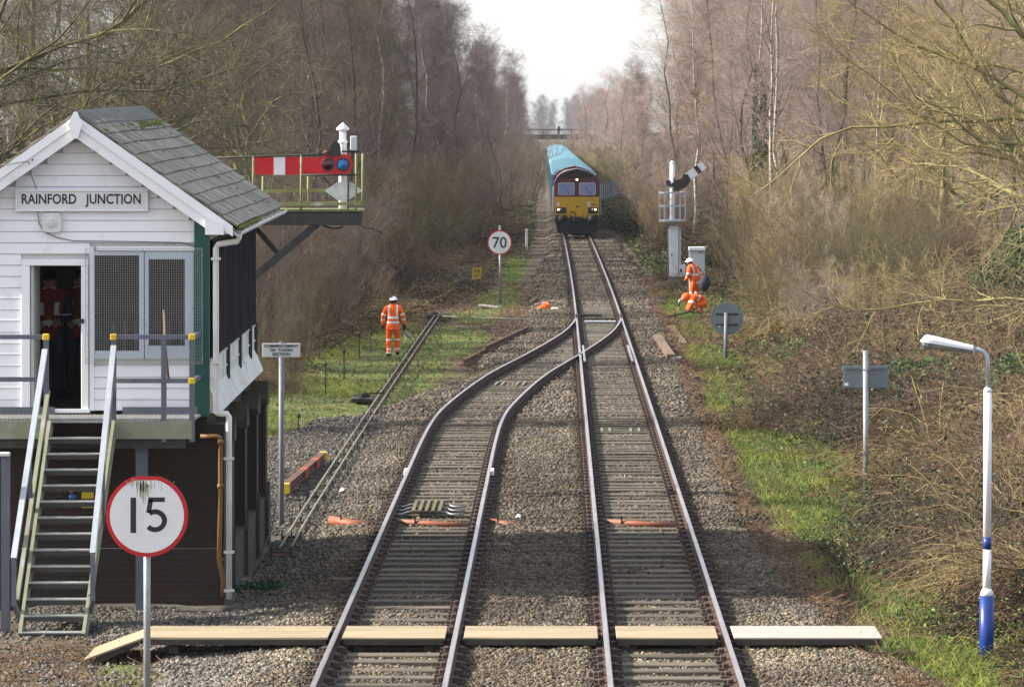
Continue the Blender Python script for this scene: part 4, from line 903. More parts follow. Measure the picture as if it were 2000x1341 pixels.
Y = 73.8; c = PT(1691,735.5,Y); t = thing('rectangular_sign', (c.x,Y,surf(c.x,Y)), 'grey back of a rectangular sign on a tall steel post on the right bank', 'sign')
b = MB(); b.box((c.x,Y,c.z),(88*Y/F,.012,43*Y/F),0,None,.003); b.build('sign_plate','sign_back',t)
b = MB(); b.box((c.x,Y-.018,PZ(719,Y)),(80*Y/F,.025,.03)); b.box((c.x,Y-.018,PZ(755,Y)),(84*Y/F,.025,.025)); b.build('cross_bar','post_grey',t)
b = MB(); b.tube([(c.x,Y-.075,-.8),(c.x-.01,Y-.075,PZ(684,Y))],.048,12); b.box((c.x,Y-.06,PZ(721,Y)),(.12,.12,.025)); b.build('post','post_steel',t)
b = MB(); b.box((PX(1653,Y),Y-.008,PZ(750,Y)),(.07,.006,.05)); b.build('sticker','signal_white',t)
# ------------------------------------------------------------------ platform lamp
Y = 51.75; X0 = PX(1929,Y); t = thing('lamp_post', (X0,Y,-.35), 'white lamp post with blue base and band at the end of the crossing', 'street lamp')
b = MB(); b.tube([(X0-.02,Y,-.6),(X0-.01,Y,PZ(1162,Y))],.091,16); b.build('base','lamp_blue',t)
b = MB(); b.lathe((X0-.01,Y,0),[(.091,PZ(1162,Y)),(.075,PZ(1154,Y)),(.052,PZ(1148,Y))],16); b.tube([(X0-.01,Y,PZ(1150,Y)),(X0-.005,Y,PZ(1072,Y))],.052,16); b.tube([(X0-.005,Y,PZ(1048,Y)),(X0,Y,PZ(766,Y))],.052,16); b.lathe((X0,Y,0),[(.052,PZ(766,Y)),(.05,PZ(760,Y)),(.028,PZ(756,Y))],16); b.build('column','signal_white',t)
b = MB(); b.tube([(X0-.005,Y,PZ(1072,Y)),(X0-.005,Y,PZ(1048,Y))],.0525,16); b.build('blue_band','lamp_blue',t)
pts = [(X0,Y,PZ(758,Y)),(PX(1929,Y),Y,PZ(705,Y)),(PX(1927,Y),Y,PZ(695,Y)),(PX(1921,Y),Y,PZ(687,Y)),(PX(1912,Y),Y,PZ(683,Y)),(PX(1897,Y),Y,PZ(681,Y))]
b = MB(); b.tube(pts,.029,12); b.build('arm','galvanised',t)
hd0, hd1 = PT(1899,683,Y), PT(1797,666,Y); ax = (hd1-hd0).normalized(); up = Vector((ax.z,0,-ax.x)); up = up if up.z > 0 else -up
def lampshape(off0, h0, h1, wid, n=14, k0=0.0, k1=1.0):
    b = MB(); Ls = (hd1-hd0).length; rings = []
    for i in range(n+1):
        f = k0+(k1-k0)*i/n; env = min(1, .62+.5*f) * math.sqrt(max(0, 1-max(0,(f-.86)/.14)**2)) if f < 1 else .05
        p = hd0+ax*Ls*f; ring = []
        for k in range(13):
            a = math.pi*k/12; ring.append(p+Vector((0,math.cos(a)*wid*env,0))+up*(off0+ (h0+(h1-h0)*math.sin(a)**.6)*env))
        ring += [p+Vector((0,-wid*env,0))+up*(off0+h0*env), p+Vector((0,wid*env,0))+up*(off0+h0*env)]; rings.append(ring)
    m = len(rings[0]); vs = [v for r in rings for v in r]
    fs = [(i*m+k,i*m+(k+1)%m,(i+1)*m+(k+1)%m,(i+1)*m+k) for i in range(n) for k in range(m)] + [tuple(range(m)),tuple(range(n*m+m-1,n*m-1,-1))]
    b.add(vs, fs, 0, False); return b
lampshape(.0,.0,.095,.115).build('canopy','signal_white',t); lampshape(-.003,.0,-.075,.105).build('bowl','lamp_glass',t)
b = MB(); b.bar(hd0-ax*.03, hd0+ax*.06, .075,.075); b.build('spigot','galvanised',t)
# ------------------------------------------------------------------ distant side signal, cabinet
Y = 175.0; k_ = Y/F; X0 = PX(1313,Y); zg = surf(X0+.2,Y); t = thing('semaphore_signal', (X0,Y,zg), 'white post signal with raised white and black arm above a caged ladder landing', 'signal')
b = MB(); b.tube([(X0,Y,PZ(440,Y)),(X0,Y,PZ(318,Y))],.105,10); b.lathe((X0,Y,PZ(318,Y)),[(.115,-.04),(.115,.0),(.02,.09),(0,.1)],10); b.build('post','signal_white',t)
b = MB(); b.box((PX(1316,Y),Y,(PZ(442,Y)+PZ(540,Y))/2),(17*k_,.42,98*k_),0,None,.01); eq = b.build('equipment_case','signal_box_grey',t)
b = MB(); b.box((PX(1327.5,Y),Y+.02,(PZ(444,Y)+PZ(538,Y))/2),(5*k_,.36,94*k_)); b.build('shaded_side','cabinet_grey',eq); b = MB(); b.box((PX(1312,Y),Y-.22,PZ(497,Y)),(.04,.02,.12)); b.build('handle','black_iron',eq)  # right side of the case as a greyer strip, shade put into its colour
b = MB(); b.box((PX(1332,Y),Y,(PZ(517,Y)+PZ(540,Y))/2),(13*k_,.34,23*k_),0,None,.01); sbx = b.build('side_case','signal_box_grey',t); b = MB(); b.box((PX(1330,Y),Y-.18,PZ(528,Y)),(.08,.02,.15)); b.build('label_plate','black_iron',sbx)
b = MB(); b.tube([(PX(1306,Y),Y-.1,zg-.2),(PX(1306,Y),Y-.1,PZ(438,Y))],.03,6); b.box((PX(1314,Y),Y,(zg-.2+PZ(540,Y))/2),(.22,.25,PZ(540,Y)-zg+.2)); b.build('base','post_grey',t)
b = MB(); cx, cy = PX(1313,Y), Y-.1; hw, hd = 25*k_, .55; corners = [(-1,-.55),(-.6,-1),(.6,-1),(1,-.55),(1,.55),(.6,1),(-.6,1),(-1,.55)]
for zz in (PZ(376,Y),PZ(402,Y),PZ(431,Y)):
    for i in range(8):
        a, c2 = corners[i], corners[(i+1)%8]; b.bar((cx+a[0]*hw,cy+a[1]*hd,zz),(cx+c2[0]*hw,cy+c2[1]*hd,zz),.06,.06)
for a in corners: b.bar((cx+a[0]*hw,cy+a[1]*hd,PZ(431,Y)),(cx+a[0]*hw,cy+a[1]*hd,PZ(376,Y)),.05,.05)
b.box((cx,cy,PZ(430,Y)),(hw*1.8,hd*1.8,.05)); b.bar((cx-.3,cy,PZ(431,Y)),(cx-.05,cy,PZ(442,Y)),.04,.04); b.bar((cx+.4,cy,PZ(431,Y)),(cx+.1,cy,PZ(442,Y)),.04,.04); b.build('cage','galvanised',t)
pv = PT(1322,362,Y); tip = PT(1374.5,321.5,Y); ya = Y-.2
d = Vector((tip.x-pv.x,0,tip.z-pv.z)); L_ = d.length; d.normalize(); nn = Vector((-d.z,0,d.x))
def arm_quad(f0,f1,w,mt,nm,par,yo):
    b = MB(); p0 = pv+d*L_*f0; p1 = pv+d*L_*f1; pts = [p0-nn*w/2,p1-nn*w/2,p1+nn*w/2,p0+nn*w/2]; b.prism([(p.x,p.z) for p in pts],ya-yo-.02,ya-yo); return b.build(nm,mt,par)
am = arm_quad(.30,1.0,.36,'signal_white','signal_arm',t,0); arm_quad(.70,.83,.362,'black_iron','black_stripe',am,.022)
b = MB(); pts = [pv+d*L_*f+nn*w for f, w in ((-.12,-.22),(.18,-.30),(.42,-.19),(.45,.10),(.36,.20),(.22,.12),(.10,.20),(-.12,.20))]; b.prism([(p.x,p.z) for p in pts],ya-.06,ya-.022); sp_ = b.build('spectacle','black_iron',t)
arm_quad(.16,.30,.20,'lens_red','lens',sp_,.062)
b = MB(); b.box((pv.x-.14,Y-.12,pv.z+.0),(.5,.18,.10)); b.box((X0-.18,Y-.1,PZ(357,Y)),(.16,.2,.22)); b.bar((pv.x-.1,Y-.15,pv.z-.3),(pv.x-.1,Y-.15,pv.z+.35),.06,.06); b.build('pivot_bracket','black_iron',t)
Y = 165.0; k_ = Y/F; c = PT(1361,530,Y); zg = surf(c.x,Y); t = thing('equipment_cabinet', (c.x,Y,zg), 'grey lineside cabinet with a pale lid beside the caged signal', 'cabinet')
zt = PZ(482,Y); b = MB(); b.box((c.x,Y,(zt-.13+zg-.1)/2),(30.5*k_,.5,zt-.13-zg+.1),0,None,.01); b.build('body','cabinet_grey',t); b = MB(); b.box((c.x,Y-.03,zt-.07),(32.5*k_,.62,.14),0,None,.012); b.build('lid','signal_white',t)
b = MB(); b.box((c.x+.16,Y-.256,zt-.22),(.16,.01,.03)); b.build('label_plate','navy',t); b = MB(); b.box((c.x,Y-.01,zg+.02),(33*k_,.56,.16)); b.build('plinth','white_weathered',t)
for lab, px, py, hh, Yp, m_ in (('short white marker post left of the line beyond the 70 sign',1028.5,482,1.05,226.0,'white_weathered'),('thin yellow and white marker post beside the palisade fence',1029.5,366,1.9,395.0,'yellow_paint')):
    x = PX(px,Yp); z = surf(x,Yp); t = thing('marker_post',(x,Yp,z),lab,'post'); b = MB(); b.box((x,Yp,z+hh/2),(.14,.10,hh),0,None,.01); b.build('post',m_ if Yp < 300 else 'white_weathered',t)
    b = MB(); b.box((x,Yp,z+hh+.04 if Yp < 300 else z+hh+.1),(.16,.12,.08 if Yp < 300 else .5),0,None,.01); b.build('cap',m_,t)
# ------------------------------------------------------------------ palisade fences
def fence(label, x0, x1, Y, hgt, tall=None):
    z = surf((x0+x1)/2, Y); t = thing('palisade_fence', ((x0+x1)/2,Y,z), label, 'fence'); b = MB(); n = int(abs(x1-x0)/.19)
    for k in range(n+1):
        x = x0+(x1-x0)*k/n; zz = surf(x,Y); b.prism([(x-.05,zz),(x+.05,zz),(x+.05,zz+hgt-.08),(x,zz+hgt),(x-.05,zz+hgt-.08)],Y,Y+.02)
    for f in (.25,.8): b.bar((x0,Y+.04,surf(x0,Y)+hgt*f),(x1,Y+.04,surf(x1,Y)+hgt*f),.04,.05)
    b.build('pales','palisade',t)
    for f in (0,.5,1):
        x = x0+(x1-x0)*f; b = MB(); b.box((x,Y+.09,surf(x,Y)+hgt/2-.1),(.1,.08,hgt)); b.build('post','palisade',t)
    if tall is not None: b = MB(); b.box((tall,Y-.03,surf(tall,Y)+hgt/2+.1),(.42,.05,hgt+.1)); b.build('gate_panel','palisade',t)
fence('blue grey palisade fence in the scrub left of the train', -2.75, -6.6, 380, 1.75)
fence('blue grey palisade fence with a solid panel right of the locomotive', 3.7, 7.2, 372, 1.7, 5.0)
# ------------------------------------------------------------------ footbridge far up the line
Y = 760.0; zb, zt = PZ(272.5,Y), PZ(263,Y); xl, xr = PX(1034,Y), PX(1140,Y)
t = thing('footbridge', ((xl+xr)/2,Y,-.4), 'dark iron footbridge with open railings crossing above the end of the train', 'footbridge')
b = MB(); b.box(((xl+xr)/2+.6,Y+.8,(zb+zt)/2),(xr-xl+3,1.7,zt-zb)); b.build('deck','bridge_iron',t)
b = MB(); b.bar((xl-.6,Y,PZ(253,Y)),(xr+2,Y,PZ(253,Y)),.17,.17); b.bar((xl-.6,Y+1.6,PZ(253,Y)),(xr+2,Y+1.6,PZ(253,Y)),.1,.1)
for px in (1034,1061,1089,1116,1140): b.bar((PX(px,Y),Y,zt),(PX(px,Y),Y,PZ(253,Y)),.11,.11)
for k in range(60): x = xl+(xr-xl)*k/59; b.bar((x,Y+.02,zt),(x,Y+.02,PZ(253,Y)),.02,.02)
b.build('railing','bridge_iron',t)
for x, w in ((xl+.35,.9),(xr+.9,1.6)):
    b = MB(); b.box((x,Y+.8,(zb-.5)/2),(w,1.9,zb+.5)); b.build('pier','bridge_brick',t)
t = thing('lineside_hut', (PX(1058,700),700,-.3), 'small dark hut under the footbridge behind white railings', 'hut'); x = PX(1059,720)
b = MB(); b.box((x,720,.8),(1.5,3,2.1)); b.build('wall','bridge_brick',t); b = MB(); b.prism([(x-.95,1.85),(x+.95,1.85),(x+.8,2.2),(x-.8,2.2)],718.3,721.8); b.build('roof','beam_iron',t)
t = thing('white_railing', (PX(1055,640),640,-.3), 'short white railing beside the line near the footbridge', 'railing'); b = MB()
for px in (1050.5,1059.5): b.box((PX(px,640),640,.35),(.16,.12,1.5))
b.build('post','signal_white',t); b = MB(); b.bar((PX(1050.5,640),640,.9),(PX(1059.5,640),640,1.0),.08,.1); b.build('rail','signal_white',t)

# ------------------------------------------------------------------ diesel locomotive
LY = 239.0; LXc = float(TX(LY)); LO = thing('diesel_locomotive', (LXc,LY,0), 'maroon and yellow diesel locomotive with lit headlamps heading the blue train', 'locomotive')
def lp(x, z): return (LXc+x, z)
def sym(pts): return [lp(*p) for p in pts] + [lp(-p[0], p[1]) for p in pts[::-1] if abs(p[0]) > 1e-6]
cab = [(0,3.93),(.55,3.80),(.95,3.62),(1.18,3.40),(1.30,3.12),(1.335,2.75),(1.335,1.25),(1.20,1.05)]
def loft(secs, mi=0):
    """secs: list of (y, [(x, z), ...]) of equal length"""
    b = MB(); n = len(secs[0][1])
    for y, pts in secs:
        for p in pts: b.v.append((p[0], y, p[1]))
    for i in range(len(secs)-1):
        for k in range(n): b.f.append([i*n+k, (i+1)*n+k, (i+1)*n+(k+1) % n, i*n+(k+1) % n]); b.m.append(mi); b.sm.append(False); b.t.append(1.0)
    b.f += [list(range(n))[::-1] if False else list(range(n)), list(range((len(secs)-1)*n, len(secs)*n))[::-1]]; b.m += [mi]*2; b.sm += [False]*2; b.t += [1.0]*2
    return b
full = sym(cab); full = full[::-1]
def shrink(pts, f): return [(LXc+(p[0]-LXc)*f, 2.4+(p[1]-2.4)*f) for p in pts]
loft([(LY+.02,shrink(full,.985)),(LY+.10,full),(LY+2.6,full)]).build('cab','loco_maroon',LO)
bodyp = [(0,3.78),(.7,3.66),(1.1,3.35),(1.25,3.0),(1.25,1.2),(1.1,1.05)]
loft([(LY+2.62,sym(bodyp)[::-1]),(LY+19.0,sym(bodyp)[::-1])]).build('body','loco_maroon',LO)
loft([(LY+19.02,full),(LY+21.3,full)]).build('rear_cab','loco_maroon',LO)
b = MB()
for s in (1,-1):
    P = [(0,3.97),(.55,3.84),(.95,3.66),(1.19,3.43),(1.32,3.13)]
    for i in range(4): p, q = P[i], P[i+1]; b.add([(LXc+s*p[0],LY-.10,p[1]),(LXc+s*q[0],LY-.10,q[1]),(LXc+s*q[0],LY+2.4,q[1]),(LXc+s*p[0],LY+2.4,p[1]),(LXc+s*p[0],LY-.10,p[1]-.05),(LXc+s*q[0],LY-.10,q[1]-.05),(LXc+s*q[0],LY+2.4,q[1]-.05),(LXc+s*p[0],LY+2.4,p[1]-.05)],[(0,1,2,3),(4,7,6,5),(0,4,5,1),(3,2,6,7)])
b.build('roof_hood','loco_roof',LO)
b = MB(); b.prism(sym([(0,3.86),(.5,3.74),(.88,3.55),(.82,3.42),(.0,3.40)])[::-1],LY-.012,LY+.04); b.build('hood_shadow_panel','loco_black',LO)  # flat black sheet painting the shadow under the roof hood
b = MB(); b.prism(sym([(0,2.30),(1.30,2.30),(1.30,1.25),(.62,1.25),(.50,1.02),(.0,1.02)])[::-1],LY-.03,LY+.05); yb_ = b.build('nose_panel','loco_yellow',LO)
def rrect(x0, x1, z0, z1, r):
    pts = []
    for cx, cz, a0 in ((x1-r,z0+r,-90),(x1-r,z1-r,0),(x0+r,z1-r,90),(x0+r,z0+r,180)):
        for k in range(5): a = math.radians(a0+k*22.5); pts.append((cx+r*math.cos(a), cz+r*math.sin(a)))
    return pts
for x0, x1 in ((-1.10,-.13),(.12,1.10)):
    b = MB(); b.prism([lp(*p) for p in rrect(x0,x1,2.40,3.13,.09)],LY-.035,LY+.0); fr_ = b.build('windscreen','galvanised',LO)
    b = MB(); b.prism([lp(*p) for p in rrect(x0+.045,x1-.045,2.445,3.085,.07)],LY-.05,LY-.034); b.build('pane','windscreen',fr_)
    b = MB(); b.bar((LXc+(x0+x1)/2+.2,LY-.07,2.42),(LXc+(x0+x1)/2-.15,LY-.07,2.95),.025,.02); b.build('wiper','loco_black',fr_)
for x0, x1, lx in ((-1.22,-.62,-1.08),(.64,1.22,1.08)):
    b = MB(); b.box((LXc+(x0+x1)/2,LY-.05,1.52),(x1-x0,.09,.34),0,None,.02); hl = b.build('lamp_cluster','loco_black',LO)
    b = MB(); b.lathe((LXc+lx,LY-.10,1.56),[(.06,0),(.06,-.03),(.04,-.045),(0,-.05)],14,0,'y'); b.build('headlight','lamp_lit',hl)
    b = MB(); b.lathe((LXc+lx*.87,LY-.10,1.56),[(.075,0),(.075,-.03),(0,-.04)],14,0,'y'); b.build('marker_lamp','lamp_glass',hl)
b = MB(); b.lathe((LXc,LY-.03,3.30),[(.065,0),(.065,-.04),(.04,-.055),(0,-.06)],14,0,'y'); b.build('top_headlight','lamp_lit',LO)
b = MB(); b.lathe((LXc,LY-.03,3.30),[(.16,.03),(.16,-.02),(.10,-.03),(.10,.02)],14,0,'y'); b.build('lamp_surround','loco_black',LO)
for x0, x1, z0, z1 in ((-1.15,-1.02,1.79,1.97),(.63,.78,1.76,2.0)):
    b = MB(); b.box((LXc+(x0+x1)/2,LY-.035,(z0+z1)/2),(x1-x0,.01,z1-z0)); pp = b.build('white_plate','signal_white',LO); b = MB(); b.box((LXc+(x0+x1)/2,LY-.042,(z0+z1)/2+.02),((x1-x0)*.35,.006,(z1-z0)*.35)); b.build('plate_mark','lettering',pp)
lettering('66079',.15,(LXc+1.0,LY-.034,1.84),'lettering',LO,xscale=.9,bold=.002)
b = MB(); b.box((LXc+.02,LY-.04,1.74),(.14,.04,.12),0,None,.02); b.build('jumper_socket','rusty_iron',LO)
b = MB(); b.tube([(LXc-.36,LY-.06,1.50),(LXc-.33,LY-.12,1.42),(LXc-.22,LY-.14,1.44),(LXc-.10,LY-.12,1.33),(LXc-.04,LY-.1,1.18)],.03,6); b.tube([(LXc+.30,LY-.06,1.30),(LXc+.34,LY-.12,1.15),(LXc+.30,LY-.12,1.0)],.03,6); b.tube([(LXc-.4,LY-.06,1.2),(LXc-.2,LY-.1,1.1),(LXc-.1,LY-.06,1.15)],.04,6); b.build('brake_hose','loco_black',LO)
b = MB(); b.box((LXc,LY-.12,1.0),(.42,.30,.32),0,None,.03); b.bar((LXc,LY-.35,.98),(LXc,LY-.1,.98),.14,.22); b.build('coupling','loco_black',LO)
for s in (-1,1):
    b = MB(); b.lathe((LXc+s*.87,LY-.05,1.02),[(.12,.1),(.12,-.25),(.235,-.27),(.25,-.34),(.0,-.36)],16,0,'y'); b.build('buffer','loco_black',LO)
b = MB(); b.box((LXc,LY+.12,.95),(2.55,.30,.32)); b.prism(sym([(0,.80),(1.22,.80),(1.15,.20),(0,.16)])[::-1],LY+.02,LY+.08); b.box((LXc,LY+1.2,.72),(2.4,2.2,.5)); b.build('snowplough','loco_black',LO)
b = MB(); b.box((LXc,LY+10.6,.75),(2.45,6.0,.75),0,None,.1); b.box((LXc,LY+10.6,1.12),(2.5,20.6,.2)); b.build('fuel_tank','loco_black',LO)
for yc in (LY+3.6,LY+17.6):
    b = MB()
    for s in (-1,1): b.box((LXc+s*1.05,yc,.62),(.14,4.6,.45),0,None,.03)
    bg = b.build('bogie','loco_black',LO)
    for dy in (-1.8,0,1.8):
        b = MB()
        for s in (-1,1): b.lathe((LXc+s*.75,yc+dy,.53),[(.53,-.06),(.53,.06)],20,0,'x')
        b.lathe((LXc,yc+dy,.53),[(.09,-.7),(.09,.7)],8,0,'x'); b.build('wheelset','rail_rust',bg)
for s in (-1,1):
    b = MB(); b.box((LXc+s*1.345,LY+1.3,1.9),(.02,.75,1.8)); cdr = b.build('cab_door','loco_maroon',LO); b = MB(); b.tube([(LXc+s*1.36,LY+.35,1.35),(LXc+s*1.385,LY+.35,1.5),(LXc+s*1.385,LY+.35,2.8),(LXc+s*1.36,LY+.35,2.9)],.025,6); b.build('handrail','galvanised',cdr)
LO.rotation_euler.z = .004
# ------------------------------------------------------------------ blue covered wagons
def wagon():
    w = thing('freight_wagon', (0,0,0), 'x', 'wagon', 'blue wagons behind the locomotive')
    prof = [(0,3.78),(.7,3.72),(1.15,3.58),(1.33,3.36),(1.34,1.25),(1.20,1.05)]; P = [(p[0],p[1]) for p in prof]+[(-p[0],p[1]) for p in prof[::-1] if p[0] > 0]
    side = [(1.335,3.30),(1.335,1.25),(1.2,1.05),(-1.2,1.05),(-1.335,1.25),(-1.335,3.30)]
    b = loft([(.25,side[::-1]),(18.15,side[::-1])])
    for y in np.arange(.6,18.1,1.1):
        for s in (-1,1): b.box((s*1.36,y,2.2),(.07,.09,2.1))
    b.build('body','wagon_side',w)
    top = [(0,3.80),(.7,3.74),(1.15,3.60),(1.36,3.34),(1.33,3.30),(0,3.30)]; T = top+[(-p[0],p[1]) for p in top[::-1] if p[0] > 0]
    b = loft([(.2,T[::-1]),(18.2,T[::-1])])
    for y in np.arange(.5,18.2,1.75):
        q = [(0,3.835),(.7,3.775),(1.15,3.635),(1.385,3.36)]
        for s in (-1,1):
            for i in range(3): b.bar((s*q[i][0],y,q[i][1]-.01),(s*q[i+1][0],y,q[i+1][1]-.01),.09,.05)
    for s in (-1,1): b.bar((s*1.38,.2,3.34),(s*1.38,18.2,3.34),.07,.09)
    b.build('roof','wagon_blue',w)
    b = MB(); b.box((0,9.2,1.0),(2.2,17.8,.22)); 
    for s in (-1,1): b.box((s*.87,.05,1.02),(.4,.5,.4)); b.box((s*.87,18.35,1.02),(.4,.5,.4))
    b.build('underframe','loco_black',w)
    for yc in (2.6,15.8):
        b = MB()
        for s in (-1,1): b.box((s*1.0,yc,.55),(.14,2.6,.35))
        bg = b.build('bogie','loco_black',w)
        for dy in (-.9,.9):
            b = MB()
            for s in (-1,1): b.lathe((s*.75,yc+dy,.46),[(.46,-.06),(.46,.06)],14,0,'x')
            b.build('wheelset','rail_rust',bg)
    return w
def copy_tree(o, parent=None):
    c = o.copy(); COL.objects.link(c); c.parent = parent
    for ch in list(o.children): copy_tree(ch, c)
    return c
w0 = wagon(); NW = 18
ords = ['first','second','third','fourth','fifth','sixth','seventh','eighth','ninth','tenth','eleventh','twelfth','thirteenth','fourteenth','fifteenth','sixteenth','seventeenth','last']
for k in range(NW):
    w = w0 if k == 0 else copy_tree(w0); y = LY+21.9+k*18.9
    x0, x1 = float(TX(y)), float(TX(y+18.4)); w.location = (x0,y,0); w.rotation_euler.z = -math.atan2(x1-x0,18.4)
    w['label'] = ('blue roofed freight wagon coupled directly behind the locomotive' if k == 0 else 'blue roofed freight wagon at the far end of the train below the footbridge' if k == NW-1 else '%s blue roofed freight wagon behind the locomotive' % ords[k])
# ------------------------------------------------------------------ people
def skinned(J, E, root, lv=2):
    """J: name -> (x, y, z, rx, ry); E: list of joint pairs. Skin + subdivision, returned as plain vertices and faces"""
    names = list(J); idx = {n: i for i, n in enumerate(names)}
    me = bpy.data.meshes.new('body_cage'); me.from_pydata([J[n][:3] for n in names], [(idx[a], idx[b]) for a, b in E], [])
    ob = bpy.data.objects.new('body_cage', me); COL.objects.link(ob); sk = ob.modifiers.new('Skin', 'SKIN')
    if not me.skin_vertices: me.attributes.new('skin', 'FLOAT', 'POINT')
    for i, n in enumerate(names):
        d = me.skin_vertices[0].data[i]; d.radius = J[n][3:5]; d.use_root = (n == root)
    sk.use_smooth_shade = True; sb = ob.modifiers.new('Sub', 'SUBSURF'); sb.levels = sb.render_levels = lv
    dg = bpy.context.evaluated_depsgraph_get(); dg.update(); ev = bpy.data.meshes.new_from_object(ob.evaluated_get(dg))
    vs = [v.co.copy() for v in ev.vertices]; fs = [list(p.vertices) for p in ev.polygons]
    bpy.data.objects.remove(ob); bpy.data.meshes.remove(me); bpy.data.meshes.remove(ev); return vs, fs
def nearest_bone(p, J, E):
    best = None
    for a, b in E:
        A, B = Vector(J[a][:3]), Vector(J[b][:3]); d = B-A; t = max(0, min(1, (p-A).dot(d)/max(d.length_squared, 1e-9)))
        r = (J[a][3]+(J[b][3]-J[a][3])*t); q = (p-A-d*t).length/r
        if best is None or q < best[0]: best = (q, a, b, t)
    return best
EDG = [('pelvis','belly'),('belly','chest'),('chest','neck'),('neck','head'),('head','crown'),('chest','sl'),('sl','el'),('el','wl'),('chest','sr'),('sr','er'),('er','wr'),
       ('pelvis','hl'),('hl','kl'),('kl','al'),('al','tl'),('pelvis','hr'),('hr','kr'),('kr','ar'),('ar','tr')]
RAD = dict(pelvis=(.165,.145), belly=(.17,.15), chest=(.175,.15), neck=(.075,.075), head=(.088,.10), crown=(.06,.07), s=(.095,.095), e=(.075,.075), w=(.058,.058), h=(.115,.115), k=(.09,.09), a=(.072,.072), t=(.045,.05))
def person(label, loc, rot, joints, rule, mats, group=None, scale=1.0, lv=2):
    o = thing('person', loc, label, 'person', group)
    J = {n: (*p, *(RAD.get(n) or RAD[n[0]])) for n, p in joints.items()}
    vs, fs = skinned(J, EDG, 'pelvis', lv); b = MB(); b.add(vs, fs, 0, True)
    for i, f in enumerate(fs):
        c = sum((vs[k] for k in f), Vector())/len(f); q = nearest_bone(c, J, EDG); b.m[i] = mats.index(rule(c, q[1], q[2], q[3]))
    b.build('body', mats, o, origin=(0,0,0)).location = (0,0,0)
    o.rotation_euler.z = rot; o.scale = (scale,)*3
    return o, J
def child(o, name, mb, m):
    c = mb.build(name, m, o, origin=(0,0,0)); c.location = (0,0,0); return c
def hand(o, wrist, elbow, m='boots', curl=.55, side=1, inward=None):
    """glove with a palm, four unequal fingers and a thumb leaving the side of the palm"""
    w, e = Vector(wrist), Vector(elbow); d = (w-e).normalized(); u = Vector(inward or (0,1,0)); u = (u-d*u.dot(d)).normalized(); s = d.cross(u)*side
    b = MB(); b.tube([w-d*.02, w+d*.03, w+d*.075, w+d*.095],[.036,.043,.044,.034],8)
    for k, L in enumerate((.072,.082,.078,.060)):
        base = w+d*.088+u*(.030-.020*k); p = [base]; ang = 0
        for j in range(3): ang += curl*(.5+.35*j); p.append(p[-1]+(d*math.cos(ang)+s*math.sin(ang))*L*(.45,.32,.26)[j])
        b.tube(p,[.0105,.0098,.009,.0065],6)
    p0 = w+d*.035+u*.036; b.tube([p0,p0+(d*.6+u*.5+s*.3)*.04,p0+(d*.85+u*.35+s*.6)*.075],[.0125,.011,.008],6)
    return child(o,'glove',b,m)
def helmet(o, c, r, m='helmet', tilt=0.0, peak=(0,1), name='helmet'):
    b = MB(); rt = Matrix.Rotation(tilt,3,'X'); prof = [(0,.98),(.45,.92),(.8,.68),(.98,.30),(1.03,0),(1.10,-.04),(1.08,-.09),(.98,-.07)]
    vs, fs, n = [], [], 18
    for rr_, zz in prof:
        for k in range(n): a = 2*math.pi*k/n; q = rr_*(1+.32*max(0,(math.cos(a)*peak[0]+math.sin(a)*peak[1]))**4*(zz < .05)); vs.append(rt @ Vector((r*q*math.cos(a)*.92,r*q*math.sin(a)*1.08,r*zz*.95))+Vector(c))
    for j in range(len(prof)-1):
        for k in range(n): fs.append((j*n+k,(j+1)*n+k,(j+1)*n+(k+1)%n,j*n+(k+1)%n))
    b.add(vs,fs,0,True); return child(o,name,b,m)
def face(o, c, r, fwd):
    """nose, brow, mouth and ears"""
    f = Vector(fwd).normalized(); s = f.cross(Vector((0,0,1))).normalized(); u = s.cross(f); c = Vector(c); b = MB()
    b.tube([c+f*r*.95+u*.012,c+f*r*1.14-u*.022,c+f*r*.98-u*.03],[.010,.014,.008],6)
    for k in (-1,1): b.sphere(c+s*k*r*.95-u*.005,.026,0,8,6,(.5,.8,1.2))
    n = child(o,'facial_features',b,'skin'); b = MB()
    for k in (-1,1): b.sphere(c+f*r*.93+s*k*.033+u*.018,.011,0,8,6)
    b.tube([c+f*r*.96+s*.025-u*.055,c+f*r*1.0-u*.055,c+f*r*.96-s*.025-u*.055],.006,5); child(o,'eyes',b,'boots'); return n
def hv_rule(tors=((1.00,1.06),(1.14,1.20)), arm=((.62,.80),(.15,.33)), legs=((.12,.17),(.22,.27),(.50,.55)), headm='skin', glove=True):
    def rule(c, a, b, t):
        n = a+b
        if a in ('head','neck') or b == 'crown':
            return 'hivis' if a == 'neck' and t < .55 else headm
        if a[0] == 'a' and b[0] == 't': return 'boots'
        if a[0] in 'k' and b[0] == 'a' and t > .97: return 'boots'
        if a in ('sl','sr') and arm and arm[0][0] < t < arm[0][1]: return 'reflective'
        if a in ('el','er') and arm and arm[1][0] < t < arm[1][1]: return 'reflective'
        if a in ('pelvis','belly','chest') and b not in ('hl','hr') and any(lo < c.z < hi for lo, hi in tors): return 'reflective'
        if a[0] in 'hk' and any(lo < c.z < hi for lo, hi in legs): return 'reflective'
        if a == 'chest' and b == 'neck' and .09 < abs(c.x) < .125: return 'reflective'
        if a in ('belly','chest') and c.z > 1.2 and .10 < abs(c.x) < .14: return 'reflective'
        return 'hivis'
    return rule
PM = ['hivis','reflective','skin','boots','navy','hivis_vest_dimmed']
